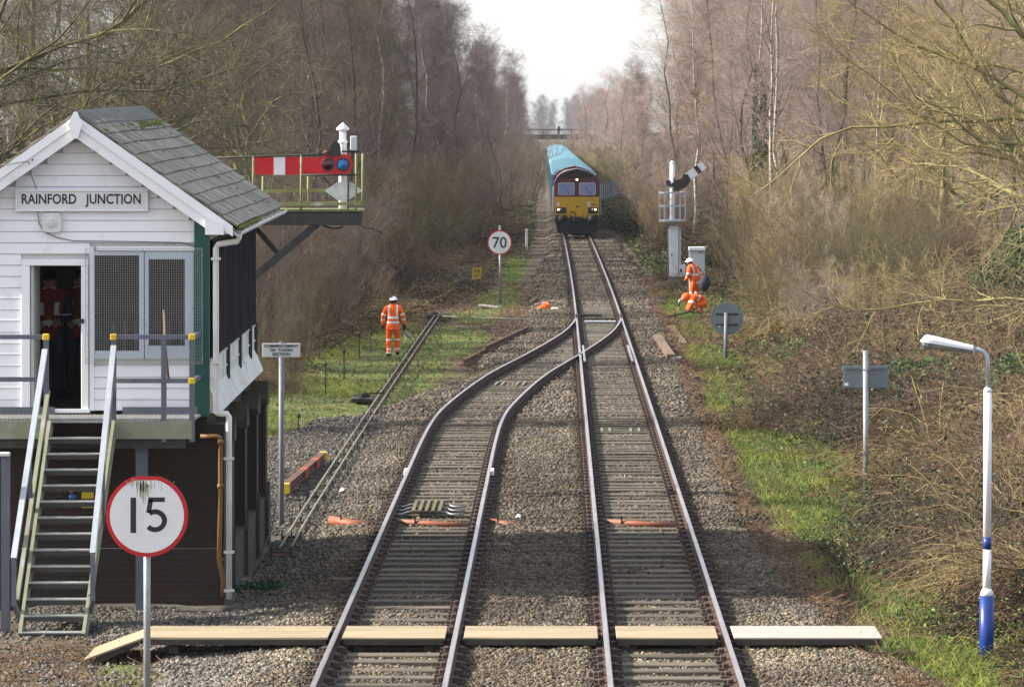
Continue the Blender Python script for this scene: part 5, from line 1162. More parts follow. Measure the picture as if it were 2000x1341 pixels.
# walking away on the grass
zg = surf(-4.88,120.0)
jw = dict(pelvis=(0,0,.95), belly=(0,.02,1.13), chest=(0,.05,1.37), neck=(0,.09,1.53), head=(.01,.13,1.61), crown=(.01,.14,1.71), sl=(-.20,.04,1.43), el=(-.30,.0,1.17), wl=(-.29,.07,.94), sr=(.20,.04,1.43), er=(.30,.0,1.18), wr=(.33,.06,.95),
          hl=(-.11,0,.90), kl=(-.12,.03,.50), al=(-.125,-.08,.10), tl=(-.125,.10,.05), hr=(.11,0,.90), kr=(.12,.12,.53), ar=(.12,.12,.15), tr=(.12,.30,.08))
o, J = person('person in orange work clothes and helmet walking away along the grass with a bent tool', (-4.88,120.0,zg), 0, jw, hv_rule(), PM, scale=1.0, lv=4)
helmet(o,(.01,.13,1.665),.125,'helmet',-.15); hand(o,J['wl'][:3],J['el'][:3],'boots',.5,-1); hand(o,J['wr'][:3],J['er'][:3],'boots',1.0,1)
b = MB(); b.lathe((.01,.13,1.655),[(.123,-.03),(.133,.0),(.131,.025),(.123,.03)],16); b.sphere((-.05,.04,1.76),.04,0,8,5,(1.2,.6,.5)); child(o,'helmet_band',b,'navy')
b = MB(); b.tube([(0,.075,1.49),(0,.08,1.56)],[.13,.115],14,0,False); child(o,'collar',b,'hivis')
b = MB(); b.tube([(0,.0,.80),(0,.01,.87),(0,.02,.97)],[.205,.21,.19],16,0,False); child(o,'jacket_hem',b,'hivis')
t = thing('hand_tool', (-4.88+.33,120.06,zg+.8), 'bent grey bar held in the right hand of the walking worker', 'tool'); q = Vector((-4.88,120.0,zg))
b = MB(); b.tube([q+Vector(p) for p in ((.31,.08,.98),(.325,.12,.84),(.36,.14,.72),(.48,.16,.60),(.54,.17,.54))],[.026,.03,.035,.05,.03],8); b.build('bar','post_steel',t)
b = MB(); b.tube([q+Vector((.30,.07,.99)),q+Vector((.33,.12,.80))],.034,8); b.build('grip','boots',t)
# standing by the cabinet, in profile, looking down to the left
zg = surf(5.05,153.0)
js = dict(pelvis=(0,0,.93), belly=(0,.05,1.11), chest=(0,.10,1.36), neck=(0,.17,1.52), head=(0,.24,1.60), crown=(0,.25,1.71), sl=(-.20,.10,1.42), el=(-.26,.08,1.14), wl=(-.22,.24,.98), sr=(.20,.10,1.42), er=(.25,-.02,1.15), wr=(.22,-.04,.92),
          hl=(-.11,0,.88), kl=(-.12,.05,.48), al=(-.12,-.02,.09), tl=(-.12,.16,.045), hr=(.11,0,.88), kr=(.13,.03,.48), ar=(.13,-.06,.09), tr=(.13,.12,.045))
o, J = person('person in orange work clothes and white helmet standing by the grey cabinet', (5.07,153.0,zg), R(48), js, hv_rule(((.86,.93),(1.15,1.22))), PM, scale=1.0, lv=4)
helmet(o,(0,.24,1.66),.13,'helmet',-.12); hand(o,J['wl'][:3],J['el'][:3],'boots',.8,-1); hand(o,J['wr'][:3],J['er'][:3],'boots',.9,1); face(o,(0,.245,1.60),.10,(0,1,-.15))
b = MB(); b.tube([(0,.15,1.47),(0,.17,1.54)],[.135,.12],14,0,False); child(o,'collar',b,'hivis')
b = MB(); b.tube([(0,.235,1.56),(0,.25,1.62)],[.108,.104],12,0,False); child(o,'snood',b,'navy')
t = thing('shoulder_bag', (5.42,152.8,zg+.9), 'dark navy bag hanging at the hip of the standing worker', 'bag'); b = MB()
b.sphere((5.40,152.65,zg+.88),.27,0,14,10,(.78,.6,1.15),0,math.pi,Matrix.Rotation(.25,3,'Y')); b.build('sack','navy',t); b = MB(); b.tube([(5.40,152.75,zg+1.10),(5.36,152.8,zg+1.28),(5.25,152.9,zg+1.42),(5.12,152.85,zg+1.50)],.018,6); b.build('strap','navy',t)
# crouching in front of him
o.scale = (1.14,1.14,1.02)
zg = surf(4.9,147.0)
jc = dict(pelvis=(.26,.02,.36), belly=(.12,.0,.47), chest=(-.06,-.03,.56), neck=(-.20,-.06,.57), head=(-.29,-.08,.53), crown=(-.37,-.09,.50), sl=(-.10,.16,.52), el=(-.20,.18,.30), wl=(-.30,.10,.12), sr=(-.07,-.22,.53), er=(-.17,-.26,.31), wr=(-.27,-.22,.12),
          hl=(.24,.12,.33), kl=(.0,.22,.36), al=(.16,.20,.10), tl=(.02,.22,.05), hr=(.24,-.10,.33), kr=(-.02,-.16,.30), ar=(.10,-.14,.08), tr=(-.06,-.17,.05))
def crouch_rule(c, a, b, t):
    if a[0] == 'a' and b[0] == 't': return 'boots'
    if a == 'belly' and .35 < t < .62: return 'reflective'
    if a in ('sl','sr') and .5 < t < .75: return 'reflective'
    if a[0] == 'k' and .45 < t < .65: return 'reflective'
    return 'hivis'
o, J = person('person in orange crouching with lowered hood in front of the standing worker', (4.92,147.0,zg), 0, jc, crouch_rule, PM, scale=1.2, lv=3)
hand(o,J['wl'][:3],J['el'][:3],'boots',.9,1); hand(o,J['wr'][:3],J['er'][:3],'boots',.9,1)
b = MB(); b.sphere((-.31,-.085,.54),.135,0,14,10,(1.1,.95,.95)); child(o,'hood',b,'hivis')
b = MB(); b.sphere((-.41,-.10,.49),.075,0,10,8,(.8,.9,1.0)); child(o,'face_mask',b,'skin'); face(o,(-.40,-.10,.50),.075,(-1,-.15,-.6))
t = thing('hand_hoop', (4.36,147,zg), 'bent pale hand tool stuck in the grass beside the crouching worker', 'tool'); b = MB()
b.tube([(4.30,147,zg-.1),(4.27,147,zg+.42),(4.30,147,zg+.53),(4.38,147,zg+.585),(4.50,147,zg+.58),(4.58,147,zg+.55)],.022,6); b.build('hoop','galvanised',t); b = MB(); b.bar((4.27,147,zg+.30),(4.29,147,zg+.44),.06,.06); b.build('grip','navy',t)
# two in the doorway of the box
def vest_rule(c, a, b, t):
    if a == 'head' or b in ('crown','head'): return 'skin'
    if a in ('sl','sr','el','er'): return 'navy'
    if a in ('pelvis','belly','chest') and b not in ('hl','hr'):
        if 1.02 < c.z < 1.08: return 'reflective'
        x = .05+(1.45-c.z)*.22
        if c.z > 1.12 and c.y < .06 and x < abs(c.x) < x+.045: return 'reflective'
        return 'hivis_vest_dimmed'
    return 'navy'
ji = dict(pelvis=(0,0,.96), belly=(0,.0,1.14), chest=(0,.0,1.38), neck=(0,-.02,1.54), head=(0,-.04,1.62), crown=(0,-.03,1.74), sl=(-.21,.0,1.44), el=(-.29,-.02,1.16), wl=(-.14,-.20,1.05), sr=(.21,.0,1.44), er=(.29,-.02,1.16), wr=(.14,-.22,1.08),
          hl=(-.11,0,.91), kl=(-.12,-.02,.5), al=(-.13,.02,.09), tl=(-.13,-.16,.045), hr=(.11,0,.91), kr=(.12,-.02,.5), ar=(.13,.02,.09), tr=(.13,-.16,.045))
for lab, px, Y, sc in (('person in a shade-dimmed orange vest with reflective straps standing in the open doorway', 98, 59.3, 1.04),('person in an orange vest half hidden behind the right door jamb', 157, 59.7, 1.04)):
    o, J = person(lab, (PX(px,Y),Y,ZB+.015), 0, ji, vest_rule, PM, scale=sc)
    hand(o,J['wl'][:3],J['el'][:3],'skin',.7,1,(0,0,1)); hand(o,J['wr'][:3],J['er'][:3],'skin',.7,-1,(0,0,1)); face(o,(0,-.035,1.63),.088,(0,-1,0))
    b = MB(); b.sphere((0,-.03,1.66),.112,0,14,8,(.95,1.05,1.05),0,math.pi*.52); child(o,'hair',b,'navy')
t = thing('held_paper', (PX(128,59.0),59.0,ZB+1.1), 'white paper slip held by the person in the doorway', 'paper'); b = MB(); b.box((PX(128,59.0),59.0,PZ(614,59.0)),(.16,.08,.012)); b.build('sheet','signal_white',t)
b = MB(); b.bar((PX(124,59.0),59.01,PZ(614,59.0)-.01),(PX(131,59.0),59.01,PZ(614,59.0)-.01),.02,.006); b.build('clip_edge','reflective',t)
# far away on the footbridge
Yb = 760.8; jb = dict(js); o, J = person('distant person in dark clothes standing on the footbridge', (PX(1092,Yb),Yb,PZ(263,Yb)+.02), R(60), jb, lambda c,a,b,t: 'skin' if b == 'crown' else 'navy', PM, scale=1.0, lv=1)
hand(o,J['wl'][:3],J['el'][:3],'skin',.7,1); hand(o,J['wr'][:3],J['er'][:3],'skin',.7,-1)
# ------------------------------------------------------------------ branching structures, level by level
def unit(v): return v/np.maximum(np.linalg.norm(v, axis=-1, keepdims=True), 1e-9)
def sprout(P, Rr, n, t0, t1, l0, l1, ang, K, wig, lift, rsc, rng, rend=.25, rmin=.0022, up=.0, lvar=.35):
    """n children on each path of P (N,K,3): returns paths and radii"""
    N, Kp, _ = P.shape; idx = np.repeat(np.arange(N), n); M = len(idx)
    t = t0+(t1-t0)*((np.tile(np.arange(n), N)+rng.random(M))/n); s = np.clip(t*(Kp-1), 0, Kp-1.001); i = s.astype(int); f = (s-i)[:, None]
    base = P[idx, i]*(1-f)+P[idx, i+1]*f; tan = unit(P[idx, i+1]-P[idx, i]); r0 = (Rr[idx, i]*(1-f[:, 0])+Rr[idx, i+1]*f[:, 0])
    q = rng.normal(size=(M,3)); q = unit(q-tan*(q*tan).sum(1, keepdims=True)); q[:, 2] += up; q = unit(q)
    a = np.radians(ang*(.75+.5*rng.random(M)))[:, None]; d = unit(np.cos(a)*tan+np.sin(a)*q)
    L = (l0+(l1-l0)*(t-t0)/max(t1-t0, 1e-6))*(1-lvar+2*lvar*rng.random(M)); st = (L/(K-1))[:, None]
    out = np.empty((M,K,3)); out[:, 0] = base; p = base
    for k in range(1, K):
        d = unit(d+rng.normal(size=(M,3))*wig+np.array([0,0,lift])); p = p+d*st; out[:, k] = p
    rr = np.maximum(np.minimum(r0*rsc, r0*.9), rmin); rad = rr[:, None]*np.linspace(1, rend, K)[None]
    return out, np.maximum(rad, rmin*.8)
def tubes(P, Rr, n=3, rng=None):
    N, K, _ = P.shape; T = np.empty_like(P); T[:, 1:-1] = P[:, 2:]-P[:, :-2]; T[:, 0] = P[:, 1]-P[:, 0]; T[:, -1] = P[:, -1]-P[:, -2]; T = unit(T)
    ref = np.where(np.abs(T[:, :1, 2:3]) < .8, np.array([0,0,1.0]), np.array([1.0,0,0])); A = unit(np.cross(T, np.broadcast_to(ref, T.shape))); B = np.cross(T, A)
    th = 2*np.pi*np.arange(n)/n; ring = A[:, :, None]*np.cos(th)[None,None,:,None]+B[:, :, None]*np.sin(th)[None,None,:,None]
    V = (P[:, :, None]+ring*Rr[:, :, None, None]).reshape(-1,3)
    b = (np.arange(N)*K*n)[:, None, None]+(np.arange(K-1)*n)[None, :, None]; k = np.arange(n)[None,None]; k2 = (k+1) % n
    Fc = np.stack([b+k, b+k2, b+n+k2, b+n+k], -1).reshape(-1,4); return V, Fc
def join(parts):
    o = 0; V, Fc, M = [], [], []
    for v, f, m in parts: V.append(v); Fc.append(f+o); M.append(np.full(len(f), m)); o += len(v)
    return np.concatenate(V), np.concatenate(Fc), np.concatenate(M)
def leaves(C, size, rng, flat=.6):
    """leaf quads at centres C"""
    n = len(C); a = unit(rng.normal(size=(n,3))); b = rng.normal(size=(n,3)); b[:, 2] *= flat; b = unit(b-a*(a*b).sum(1, keepdims=True)); s = (size*(.6+.8*rng.random(n)))[:, None]
    V = np.stack([C-a*s, C-b*s*.55, C+a*s, C+b*s*.55], 1).reshape(-1,3); return V, np.arange(4*n).reshape(-1,4)
def path(pts, K):
    pts = np.array(pts, float); t = np.linspace(0, len(pts)-1, K); i = np.minimum(t.astype(int), len(pts)-2); f = (t-i)[:, None]; return (pts[i]*(1-f)+pts[i+1]*f)[None]
def make_tree(seed, kind):
    """returns (trunk V,F) and (crown V,F,matindex)"""
    g = np.random.default_rng(seed)
    if kind == 'birch':
        Ht = g.uniform(12.5,15.5); k = 9; z = np.linspace(0,1,k)[:, None]; w = np.cumsum(g.normal(0,.30,(k,2)),0); w -= w[0]
        P0 = np.concatenate([w, z*Ht], 1)[None]; R0 = (.085*(1-z[:, 0])**.9+.010)[None]
        P1, R1 = sprout(P0,R0,30,.16,.97,3.6,1.0,48,6,.10,.10,.36,g,.2,.006,.35)
        P2, R2 = sprout(P1,R1,8,.15,.97,1.5,.6,44,5,.14,.03,.6,g,.3,.0045)
        P3, R3 = sprout(P2,R2,7,.1,1,.85,.45,38,4,.16,-.05,.7,g,.4,.0040)
        P4, R4 = sprout(P3,R3,4,.1,1,.5,.3,36,3,.16,-.10,.7,g,.5,.0034)
        tr = [(P0,R0,7)]; cr = [(P1,R1,4,0),(P2,R2,3,1),(P3,R3,3,1),(P4,R4,3,1)]
    elif kind == 'sparse_birch':
        Ht = g.uniform(13,15); k = 10; z = np.linspace(0,1,k)[:, None]; w = np.cumsum(g.normal(0,.10,(k,2)),0); w -= w[0]
        P0 = np.concatenate([w, z*Ht], 1)[None]; R0 = (.095*(1-z[:, 0])**.8+.014)[None]
        P1, R1 = sprout(P0,R0,17,.22,.95,3.2,1.2,42,7,.10,.12,.5,g,.2,.008,.4)
        P2, R2 = sprout(P1,R1,6,.2,.97,1.4,.7,42,5,.14,.02,.6,g,.3,.005); P3, R3 = sprout(P2,R2,6,.1,1,.8,.4,38,4,.16,-.1,.7,g,.4,.0042); P4, R4 = sprout(P3,R3,3,.1,1,.5,.3,36,3,.16,-.2,.7,g,.5,.0036)
        tr = [(P0,R0,8)]; cr = [(P1,R1,4,0),(P2,R2,3,1),(P3,R3,3,1),(P4,R4,3,1)]
    elif kind == 'oak':
        Ht = g.uniform(8.5,10.5); k = 8; z = np.linspace(0,1,k)[:, None]; w = np.cumsum(g.normal(0,.28,(k,2)),0); w -= w[0]
        P0 = np.concatenate([w, z*Ht], 1)[None]; R0 = (.20*(1-z[:, 0])**.8+.03)[None]
        P1, R1 = sprout(P0,R0,15,.18,.98,5.6,2.6,62,9,.20,.045,.55,g,.16,.012,.2)
        P2, R2 = sprout(P1,R1,9,.18,.98,2.3,1.1,46,6,.22,.03,.6,g,.22,.007); P3, R3 = sprout(P2,R2,8,.12,1,1.0,.55,42,4,.22,.03,.6,g,.35,.0046); P4, R4 = sprout(P3,R3,4,.1,1,.5,.28,42,3,.2,.02,.7,g,.5,.0036)
        tr = [(P0,R0,8),(P1,R1,6)]; cr = [(P2,R2,4,0),(P3,R3,3,1),(P4,R4,3,1)]
    elif kind in ('reach_left','reach_right'):     # a near tree whose boughs all lean out over the line
        sx_ = -1 if kind == 'reach_left' else 1; k = 8; Ht = 9.0; z = np.linspace(0,1,k)[:, None]; w = np.cumsum(g.normal(0,.22,(k,2)),0); w -= w[0]
        P0 = np.concatenate([w, z*Ht], 1)[None]; R0 = (.22*(1-z[:, 0])**.8+.03)[None]; n = 18; K = 11; P1 = np.empty((n,K,3)); L = g.uniform(4.2,8.2,n); tt = g.uniform(.10,.95,n)
        d = unit(np.stack([sx_*np.ones(n), g.normal(0,.55,n), g.uniform(-.12,.75,n) if sx_ < 0 else g.uniform(.15,.95,n)],1)); ii = tt*(k-1); i0 = ii.astype(int); P1[:, 0] = P0[0][i0]*(1-(ii-i0))[:, None]+P0[0][np.minimum(i0+1,k-1)]*(ii-i0)[:, None]
        for j in range(1,K): d = unit(d+g.normal(0,.17,(n,3))+np.array([0,0,.03])); P1[:, j] = P1[:, j-1]+d*(L/(K-1))[:, None]
        R1 = (.062*g.uniform(.5,1.15,n))[:, None]*np.linspace(1,.14,K)[None]
        P2, R2 = sprout(P1,R1,12,.12,.98,2.0,1.0,46,7,.20,.03,.55,g,.22,.007); P3, R3 = sprout(P2,R2,8,.12,1,1.0,.5,42,5,.22,.03,.6,g,.35,.0046); P4, R4 = sprout(P3,R3,4,.1,1,.45,.25,42,3,.2,.02,.7,g,.5,.0036)
        tr = [(P0,R0,8),(P1,R1,6)]; cr = [(P2,R2,4,0),(P3,R3,3,1),(P4,R4,3,1)]
    elif kind == 'thicket':          # young multi-stemmed growth at the wood's edge
        n = 26; a = g.random(n)*6.283; r = 1.6*np.sqrt(g.random(n)); base = np.stack([r*np.cos(a), r*np.sin(a), np.zeros(n)],1); L = g.uniform(3,6,n); d = unit(np.stack([np.cos(a)*.18,np.sin(a)*.18,np.ones(n)],1)+g.normal(0,.10,(n,3)))
        K = 7; P0 = np.empty((n,K,3)); P0[:, 0] = base
        for j in range(1,K): d = unit(d+g.normal(0,.07,(n,3))); P0[:, j] = P0[:, j-1]+d*(L/(K-1))[:, None]
        R0 = (.022*g.uniform(.5,1.2,n))[:, None]*np.linspace(1,.25,K)[None]
        P1, R1 = sprout(P0,R0,9,.15,.98,1.3,.6,40,5,.14,.06,.6,g,.3,.005,.2); P2, R2 = sprout(P1,R1,6,.1,1,.6,.35,38,4,.16,.02,.7,g,.4,.0042); P3, R3 = sprout(P2,R2,4,.1,1,.35,.22,36,3,.16,0,.7,g,.5,.0036)
        tr = [(P0,R0,4)]; cr = [(P1,R1,3,0),(P2,R2,3,1),(P3,R3,3,1)]
    elif kind == 'whip':             # upright willow-like whips
        n = 110; a = g.random(n)*6.283; r = 1.6*np.sqrt(g.random(n)); base = np.stack([r*np.cos(a), r*np.sin(a), np.zeros(n)],1); L = g.uniform(1.6,3.6,n); d = unit(np.stack([np.cos(a)*.20*r,np.sin(a)*.20*r,np.ones(n)],1)+g.normal(0,.16,(n,3)))
        K = 6; P0 = np.empty((n,K,3)); P0[:, 0] = base
        for j in range(1,K): d = unit(d+g.normal(0,.10,(n,3))); P0[:, j] = P0[:, j-1]+d*(L/(K-1))[:, None]
        R0 = (.0085*g.uniform(.6,1.2,n))[:, None]*np.linspace(1,.35,K)[None]
        P1, R1 = sprout(P0,R0,6,.25,.98,.9,.4,36,4,.14,.08,.7,g,.4,.0042); P2, R2 = sprout(P1,R1,4,.15,1,.45,.25,36,3,.14,.04,.7,g,.5,.0036)
        tr = [(P0,R0,3)]; cr = [(P1,R1,3,1),(P2,R2,3,1)]
    V, Fc, _ = join([(*tubes(P,Rr,n), 0) for P,Rr,n in tr]); Vc, Fcr, Mc = join([(*tubes(P,Rr,n), m) for P,Rr,n,m in cr])
    return (V, Fc), (Vc, Fcr, Mc)
def mesh_only(name, V, Fc, mats, mi=None):
    o = big_mesh(name, V, Fc, mats, mi, smooth=len(V) < 20000); me = o.data; bpy.data.objects.remove(o); return me
MESHES = {}
def variant(key, seed, kind, bark, limb, twig):
    (V, Fc), (Vc, Fr, Mc) = make_tree(seed, kind)
    MESHES[key] = (mesh_only('trunk', V, Fc, [bark]), mesh_only('crown', Vc, Fr, [limb, twig], Mc))
def plant(key, x, y, rz, sc, name, label, cat, group, lean=0.0, parts=('trunk','crown'), dz=-.06):
    r = thing(name, (x,y,float(ground_z(x,y))+dz), label, cat, group); r.rotation_euler = (lean*math.cos(rz*3), lean*math.sin(rz*3), rz); r.scale = (sc,)*3 if not isinstance(sc, tuple) else sc
    for nm, me in zip(parts, MESHES[key]):
        c = bpy.data.objects.new(nm, me); COL.objects.link(c); c.parent = r
    return r
for i in range(4):
    variant('bl%d' % i, 100+i, 'birch', ['birch_bark','dark_bark','birch_bark','dark_bark'][i], 'twig_dark', ['twig_purple','twig_purple','twig_olive','twig_purple'][i])
    variant('br%d' % i, 120+i, 'birch', ['dark_bark','dark_bark','birch_bark','dark_bark'][i], 'twig_brown', ['twig_pink_sunlit','twig_pink_sunlit','twig_brown','twig_gold'][i])
for i in range(3):
    variant('ol%d' % i, 140+i, 'oak', 'mossy_bark', 'mossy_bark', 'twig_olive' if i else 'twig_dark')
    variant('th%d' % i, 160+i, 'thicket', ['dark_bark','mossy_bark','dark_bark'][i], 'twig_dark', ['twig_brown','twig_olive','twig_purple'][i])
for i in range(2):
    variant('or%d' % i, 150+i, 'oak', 'lichen_bark', 'lichen_bark', 'twig_gold')
    variant('wh%d' % i, 170+i, 'whip', 'twig_whip', 'twig_whip', ['twig_whip','twig_olive'][i])
    variant('wb%d' % i, 174+i, 'whip', 'twig_brown', 'twig_brown', ['twig_brown','bramble_stem'][i])
    variant('sb%d' % i, 180+i, 'sparse_birch', 'birch_bark', 'twig_brown', 'twig_pink_sunlit')
    variant('tr%d' % i, 165+i, 'thicket', 'lichen_bark', 'twig_brown', ['twig_gold','twig_pink_sunlit'][i])
variant('rr', 190, 'reach_left', 'lichen_bark', 'lichen_bark', 'twig_gold')
for i in range(2): variant('rl%d' % i, 192+i, 'reach_right', 'mossy_bark', 'mossy_bark', 'twig_olive')
rg = random.Random(21)
# --- recognisable trees first
plant('sb0', PX(1356,232), 232, 1.0, 1.15, 'birch_tree', 'white stemmed birch rising behind the raised signal arm', 'tree', 'white stemmed birches on the right')
plant('sb1', PX(1497,185), 185, 2.2, 1.02, 'birch_tree', 'leaning white birch below the ivy clad trunk on the right', 'tree', 'white stemmed birches on the right', .06)
plant('sb0', PX(1530,188), 188, 4.1, 1.0, 'birch_tree', 'forked pale birch right of the ivy clad trunk', 'tree', 'white stemmed birches on the right', .05)
iv = plant('sb1', PX(1484,192), 192, 5.2, 1.1, 'ivy_tree', 'birch with a dark green column of ivy round its trunk', 'tree', None, .0)
g = np.random.default_rng(8); n = 2600; th = g.random(n)*6.283; hh = 2.0+6.2*g.random(n)**.9; rr_ = .12+(.45-.045*hh)*g.random(n)**.5; V, Fc = leaves(np.stack([rr_*np.cos(th), rr_*np.sin(th), hh],1), np.full(n,.085), g)
c = big_mesh('ivy', V, Fc, 'ivy_leaf', parent=iv)
# near tree on the right whose boughs reach in, and its neighbours
plant('rr', 12.0, 90, 0, 1.0, 'lichen_tree', 'nearest yellow green lichened tree spreading in from the right edge', 'tree', None)
plant('or1', 14.6, 112, 2.0, (1.2,1.2,1.1), 'lichen_tree', 'golden lichened tree behind the nearest one on the right', 'tree', None)
plant('or0', 17.8, 138, 3.9, 1.15, 'lichen_tree', 'pale gold tree set back on the right bank above the thicket', 'tree', None)
plant('or1', 14.2, 150, 5.0, .95, 'lichen_tree', 'smaller gold tree between the thicket and the birches', 'tree', None)
# mossy oaks on the left behind the box
for k, (x, y, rz, sc, lab) in enumerate(((-13.2,90,.0,1.0,'mossy oak just behind the signal box roof at the left edge'),(-13.6,112,.2,1.05,'mossy oak with boughs reaching over the bracket signal'),(-17.6,124,3.0,1.15,'mossy oak set back behind the signal box'),(-13.4,132,4.4,1.1,'mossy oak beyond the bracket signal arm'),(-18.2,140,5.4,1.2,'tall mossy oak far behind the signal box'),(-12.0,156,.9,1.0,'olive mossy oak where the left wood begins'))):
    ok_ = plant('rl%d' % k if k < 2 else 'ol%d' % (k % 3), x, y, rz, sc, 'oak_tree', lab, 'tree', 'mossy oaks on the left')
g = np.random.default_rng(18)
for (x, y, hh0) in ((-13.2,90,6.5),(-17.6,124,8.0)):
    n = 5200; th = g.random(n)*6.283; hh = hh0*g.random(n)**.8; rr_ = .2+(.9-.09*hh)*g.random(n)**.6; V, Fc = leaves(np.stack([rr_*np.cos(th), rr_*np.sin(th), hh],1), np.full(n,.06), g); own = [o for o in COL.objects if o.name.startswith('oak_tree') and abs(o.location.x-x) < .1 and abs(o.location.y-y) < .1]
    if own: big_mesh('ivy', V, Fc, 'ivy_leaf', parent=own[0])
def scatter(side, y0, y1, spacing, depth, keys, edge, name, lab, grp, smin, smax, cat='tree', vis=True, jit=.45):
    """rows of plants along one side; only where the picture can see them"""
    y = y0; cnt = 0
    while y < y1:
        d = 0.0
        while d < depth:
            yy = y+rg.uniform(-jit,jit)*spacing; off = edge(yy)+d+rg.uniform(-jit,jit)*spacing; x = float(TX(yy))-1.334+side*off
            px = VX+F*x/yy
            if (not vis) or (-320 < px < 2280):
                plant(rg.choice(keys), x, yy, rg.uniform(0,6.28), rg.uniform(smin,smax), name, lab, cat, grp, rg.uniform(0,.05)); cnt += 1
            d += spacing
        y += spacing*(1+.0012*y)
    return cnt
eL = lambda y: np.interp(y,[60,120,150,200,300,420,900],[11,11,11.2,9.9,8.3,7.9,7.5]); eR = lambda y: np.interp(y,[60,130,170,220,300,420,900],[16,14.5,12.0,10.6,9.6,9.5,9.6])
BLk = ['bl0','bl1','bl2','bl3','bl0','bl1']; BRk = ['br0','br1','br2','br3','br0','br1']
nL = scatter(-1,160,330,5.2,15,BLk,eL,'birch_tree','bare purple brown birch in the dense wood on the left','birches of the left wood',.98,1.2)
nR = scatter(1,168,330,5.2,17,BRk,eR,'birch_tree','bare birch in the sunlit wood on the right','birches of the right wood',.86,1.12)
nL2 = scatter(-1,330,740,8.5,8,BLk,eL,'birch_tree','distant bare birch on the left side of the cutting','far birches left of the line',.8,1.02)
nR2 = scatter(1,330,740,8.5,8,BRk,eR,'birch_tree','distant bare birch on the right side of the cutting','far birches right of the line',.66,.88)
# young growth at the foot of the woods
n3 = scatter(-1,96,330,5.0,3.2,['th0','th1','th2'],lambda y: float(eL(y))-2.4+ (1.5 if y < 150 else 0),'young_thicket','brown thicket of young stems at the foot of the left wood','thickets along the left wood',.7,1.0,'shrub')
n4 = scatter(1,150,330,5.4,2.6,['tr0','tr1','th0'],lambda y: float(eR(y))-2.2,'young_thicket','brown thicket of young stems at the foot of the right wood','thickets along the right wood',.6,.95,'shrub')
n5 = scatter(-1,330,720,11,2,['th0','th1','th2'],lambda y: 6.6,'young_thicket','distant scrub at the left edge of the cutting','far scrub left of the line',.8,1.1,'shrub')
n6 = scatter(1,330,720,11,2,['tr0','tr1','th1'],lambda y: 6.9,'young_thicket','distant scrub at the right edge of the cutting','far scrub right of the line',.8,1.1,'shrub')
# tall yellow whips on the right bank, russet whips left of the 70 sign
k = 0
for (px, Y, sc) in ((1478,172,1.05),(1500,142,1.05),(1540,150,1.1),(1575,136,1.1),(1610,147,1.15),(1650,135,1.1),(1690,148,1.15),(1725,132,1.0),(1500,168,1.05),(1560,165,1.1),(1640,165,1.15),(1720,165,1.15),(1780,150,1.0),(1830,140,1.0),(1600,122,.8),(1530,128,.75),(1700,118,.7)):
    plant(('wh0','tr0','wh1','wb0','tr1')[k % 5], PX(px,Y), Y, k*1.3, sc*(.62 if k % 5 in (1,4) else 1), 'willow_thicket', 'tall upright thicket of bare yellowish stems on the right bank', 'shrub', 'yellow stemmed thickets on the right bank'); k += 1
for (px, Y, sc) in ((820,172,.5),(860,170,.55),(895,176,.55),(785,168,.55),(740,160,.6),(700,150,.6),(650,140,.65),(905,186,.5),(840,190,.6),(610,132,.7),(560,124,.7),(1005,345,.8),(990,350,.8),(985,235,.6),(960,215,.6)):
    plant('wb%d' % (k % 2), PX(px,Y), Y, k*1.7, sc, 'russet_thicket', 'low russet thicket of dead upright stems left of the line', 'shrub', 'russet thickets left of the line'); k += 1
for j, (px, Y, sc) in enumerate(((560,112,.62),(600,118,.66),(640,127,.62),(690,140,.7),(545,100,.55),(665,133,.5))):
    plant('th%d' % (j % 3), PX(px,Y), Y, j*2.1, (sc*.5,sc*.5,sc), 'sapling_clump', 'clump of slim dark saplings between the token sign and the walking worker', 'shrub', 'dark saplings beyond the token sign')
# bramble mounds on the right bank: arching stems with a thin cover of leaves
def mound(seed, leafn, twig, leaf):
    g = np.random.default_rng(seed); n = 520; K = 7; a = g.random(n)*6.283; r = .55*np.sqrt(g.random(n)); P = np.empty((n,K,3)); P[:, 0] = np.stack([r*np.cos(a),r*np.sin(a),np.zeros(n)],1); a2 = a+g.normal(0,.9,n)
    d = unit(np.stack([np.cos(a2)*.75,np.sin(a2)*.75,g.uniform(.7,2.0,n)],1)); L = g.uniform(.9,2.3,n)
    for k_ in range(1,K): d = unit(d+g.normal(0,.16,(n,3))+np.array([0,0,-.33])); P[:, k_] = P[:, k_-1]+d*(L/(K-1))[:, None]
    P[..., 2] = np.abs(P[..., 2]); Rr = .0065*g.uniform(.6,1.3,n)[:, None]*np.linspace(1,.5,K)[None]; P2, R2 = sprout(P,Rr,5,.2,1,.4,.2,50,4,.2,-.02,.7,g,.5,.0035)
    V, Fc, _ = join([(*tubes(P,Rr,3),0),(*tubes(P2,R2,3),0)]); m = g.integers(0,n,leafn); k_ = g.integers(2,K,leafn); C = P[m,k_]+g.normal(0,.08,(leafn,3)); C[:, 2] = np.abs(C[:, 2]); Vl, Fl = leaves(C, np.full(leafn,.034), g, .4)
    return mesh_only('stems',V,Fc,[twig]), mesh_only('foliage',Vl,Fl,[leaf])
mat('olive_leaf',(.10,.105,.04),(.055,.06,.024),.6,3,4,spec=.2,rnd=.3); mat('brown_leaf',(.15,.085,.045),(.09,.052,.03),.7,3,4,rnd=.3)
MESHES['m0'] = mound(201,2600,'twig_brown','olive_leaf'); MESHES['m1'] = mound(202,1100,'twig_brown','brown_leaf'); MESHES['m2'] = mound(203,3400,'twig_dark','holly_leaf'); MESHES['m3'] = mound(204,500,'twig_gold','olive_leaf')
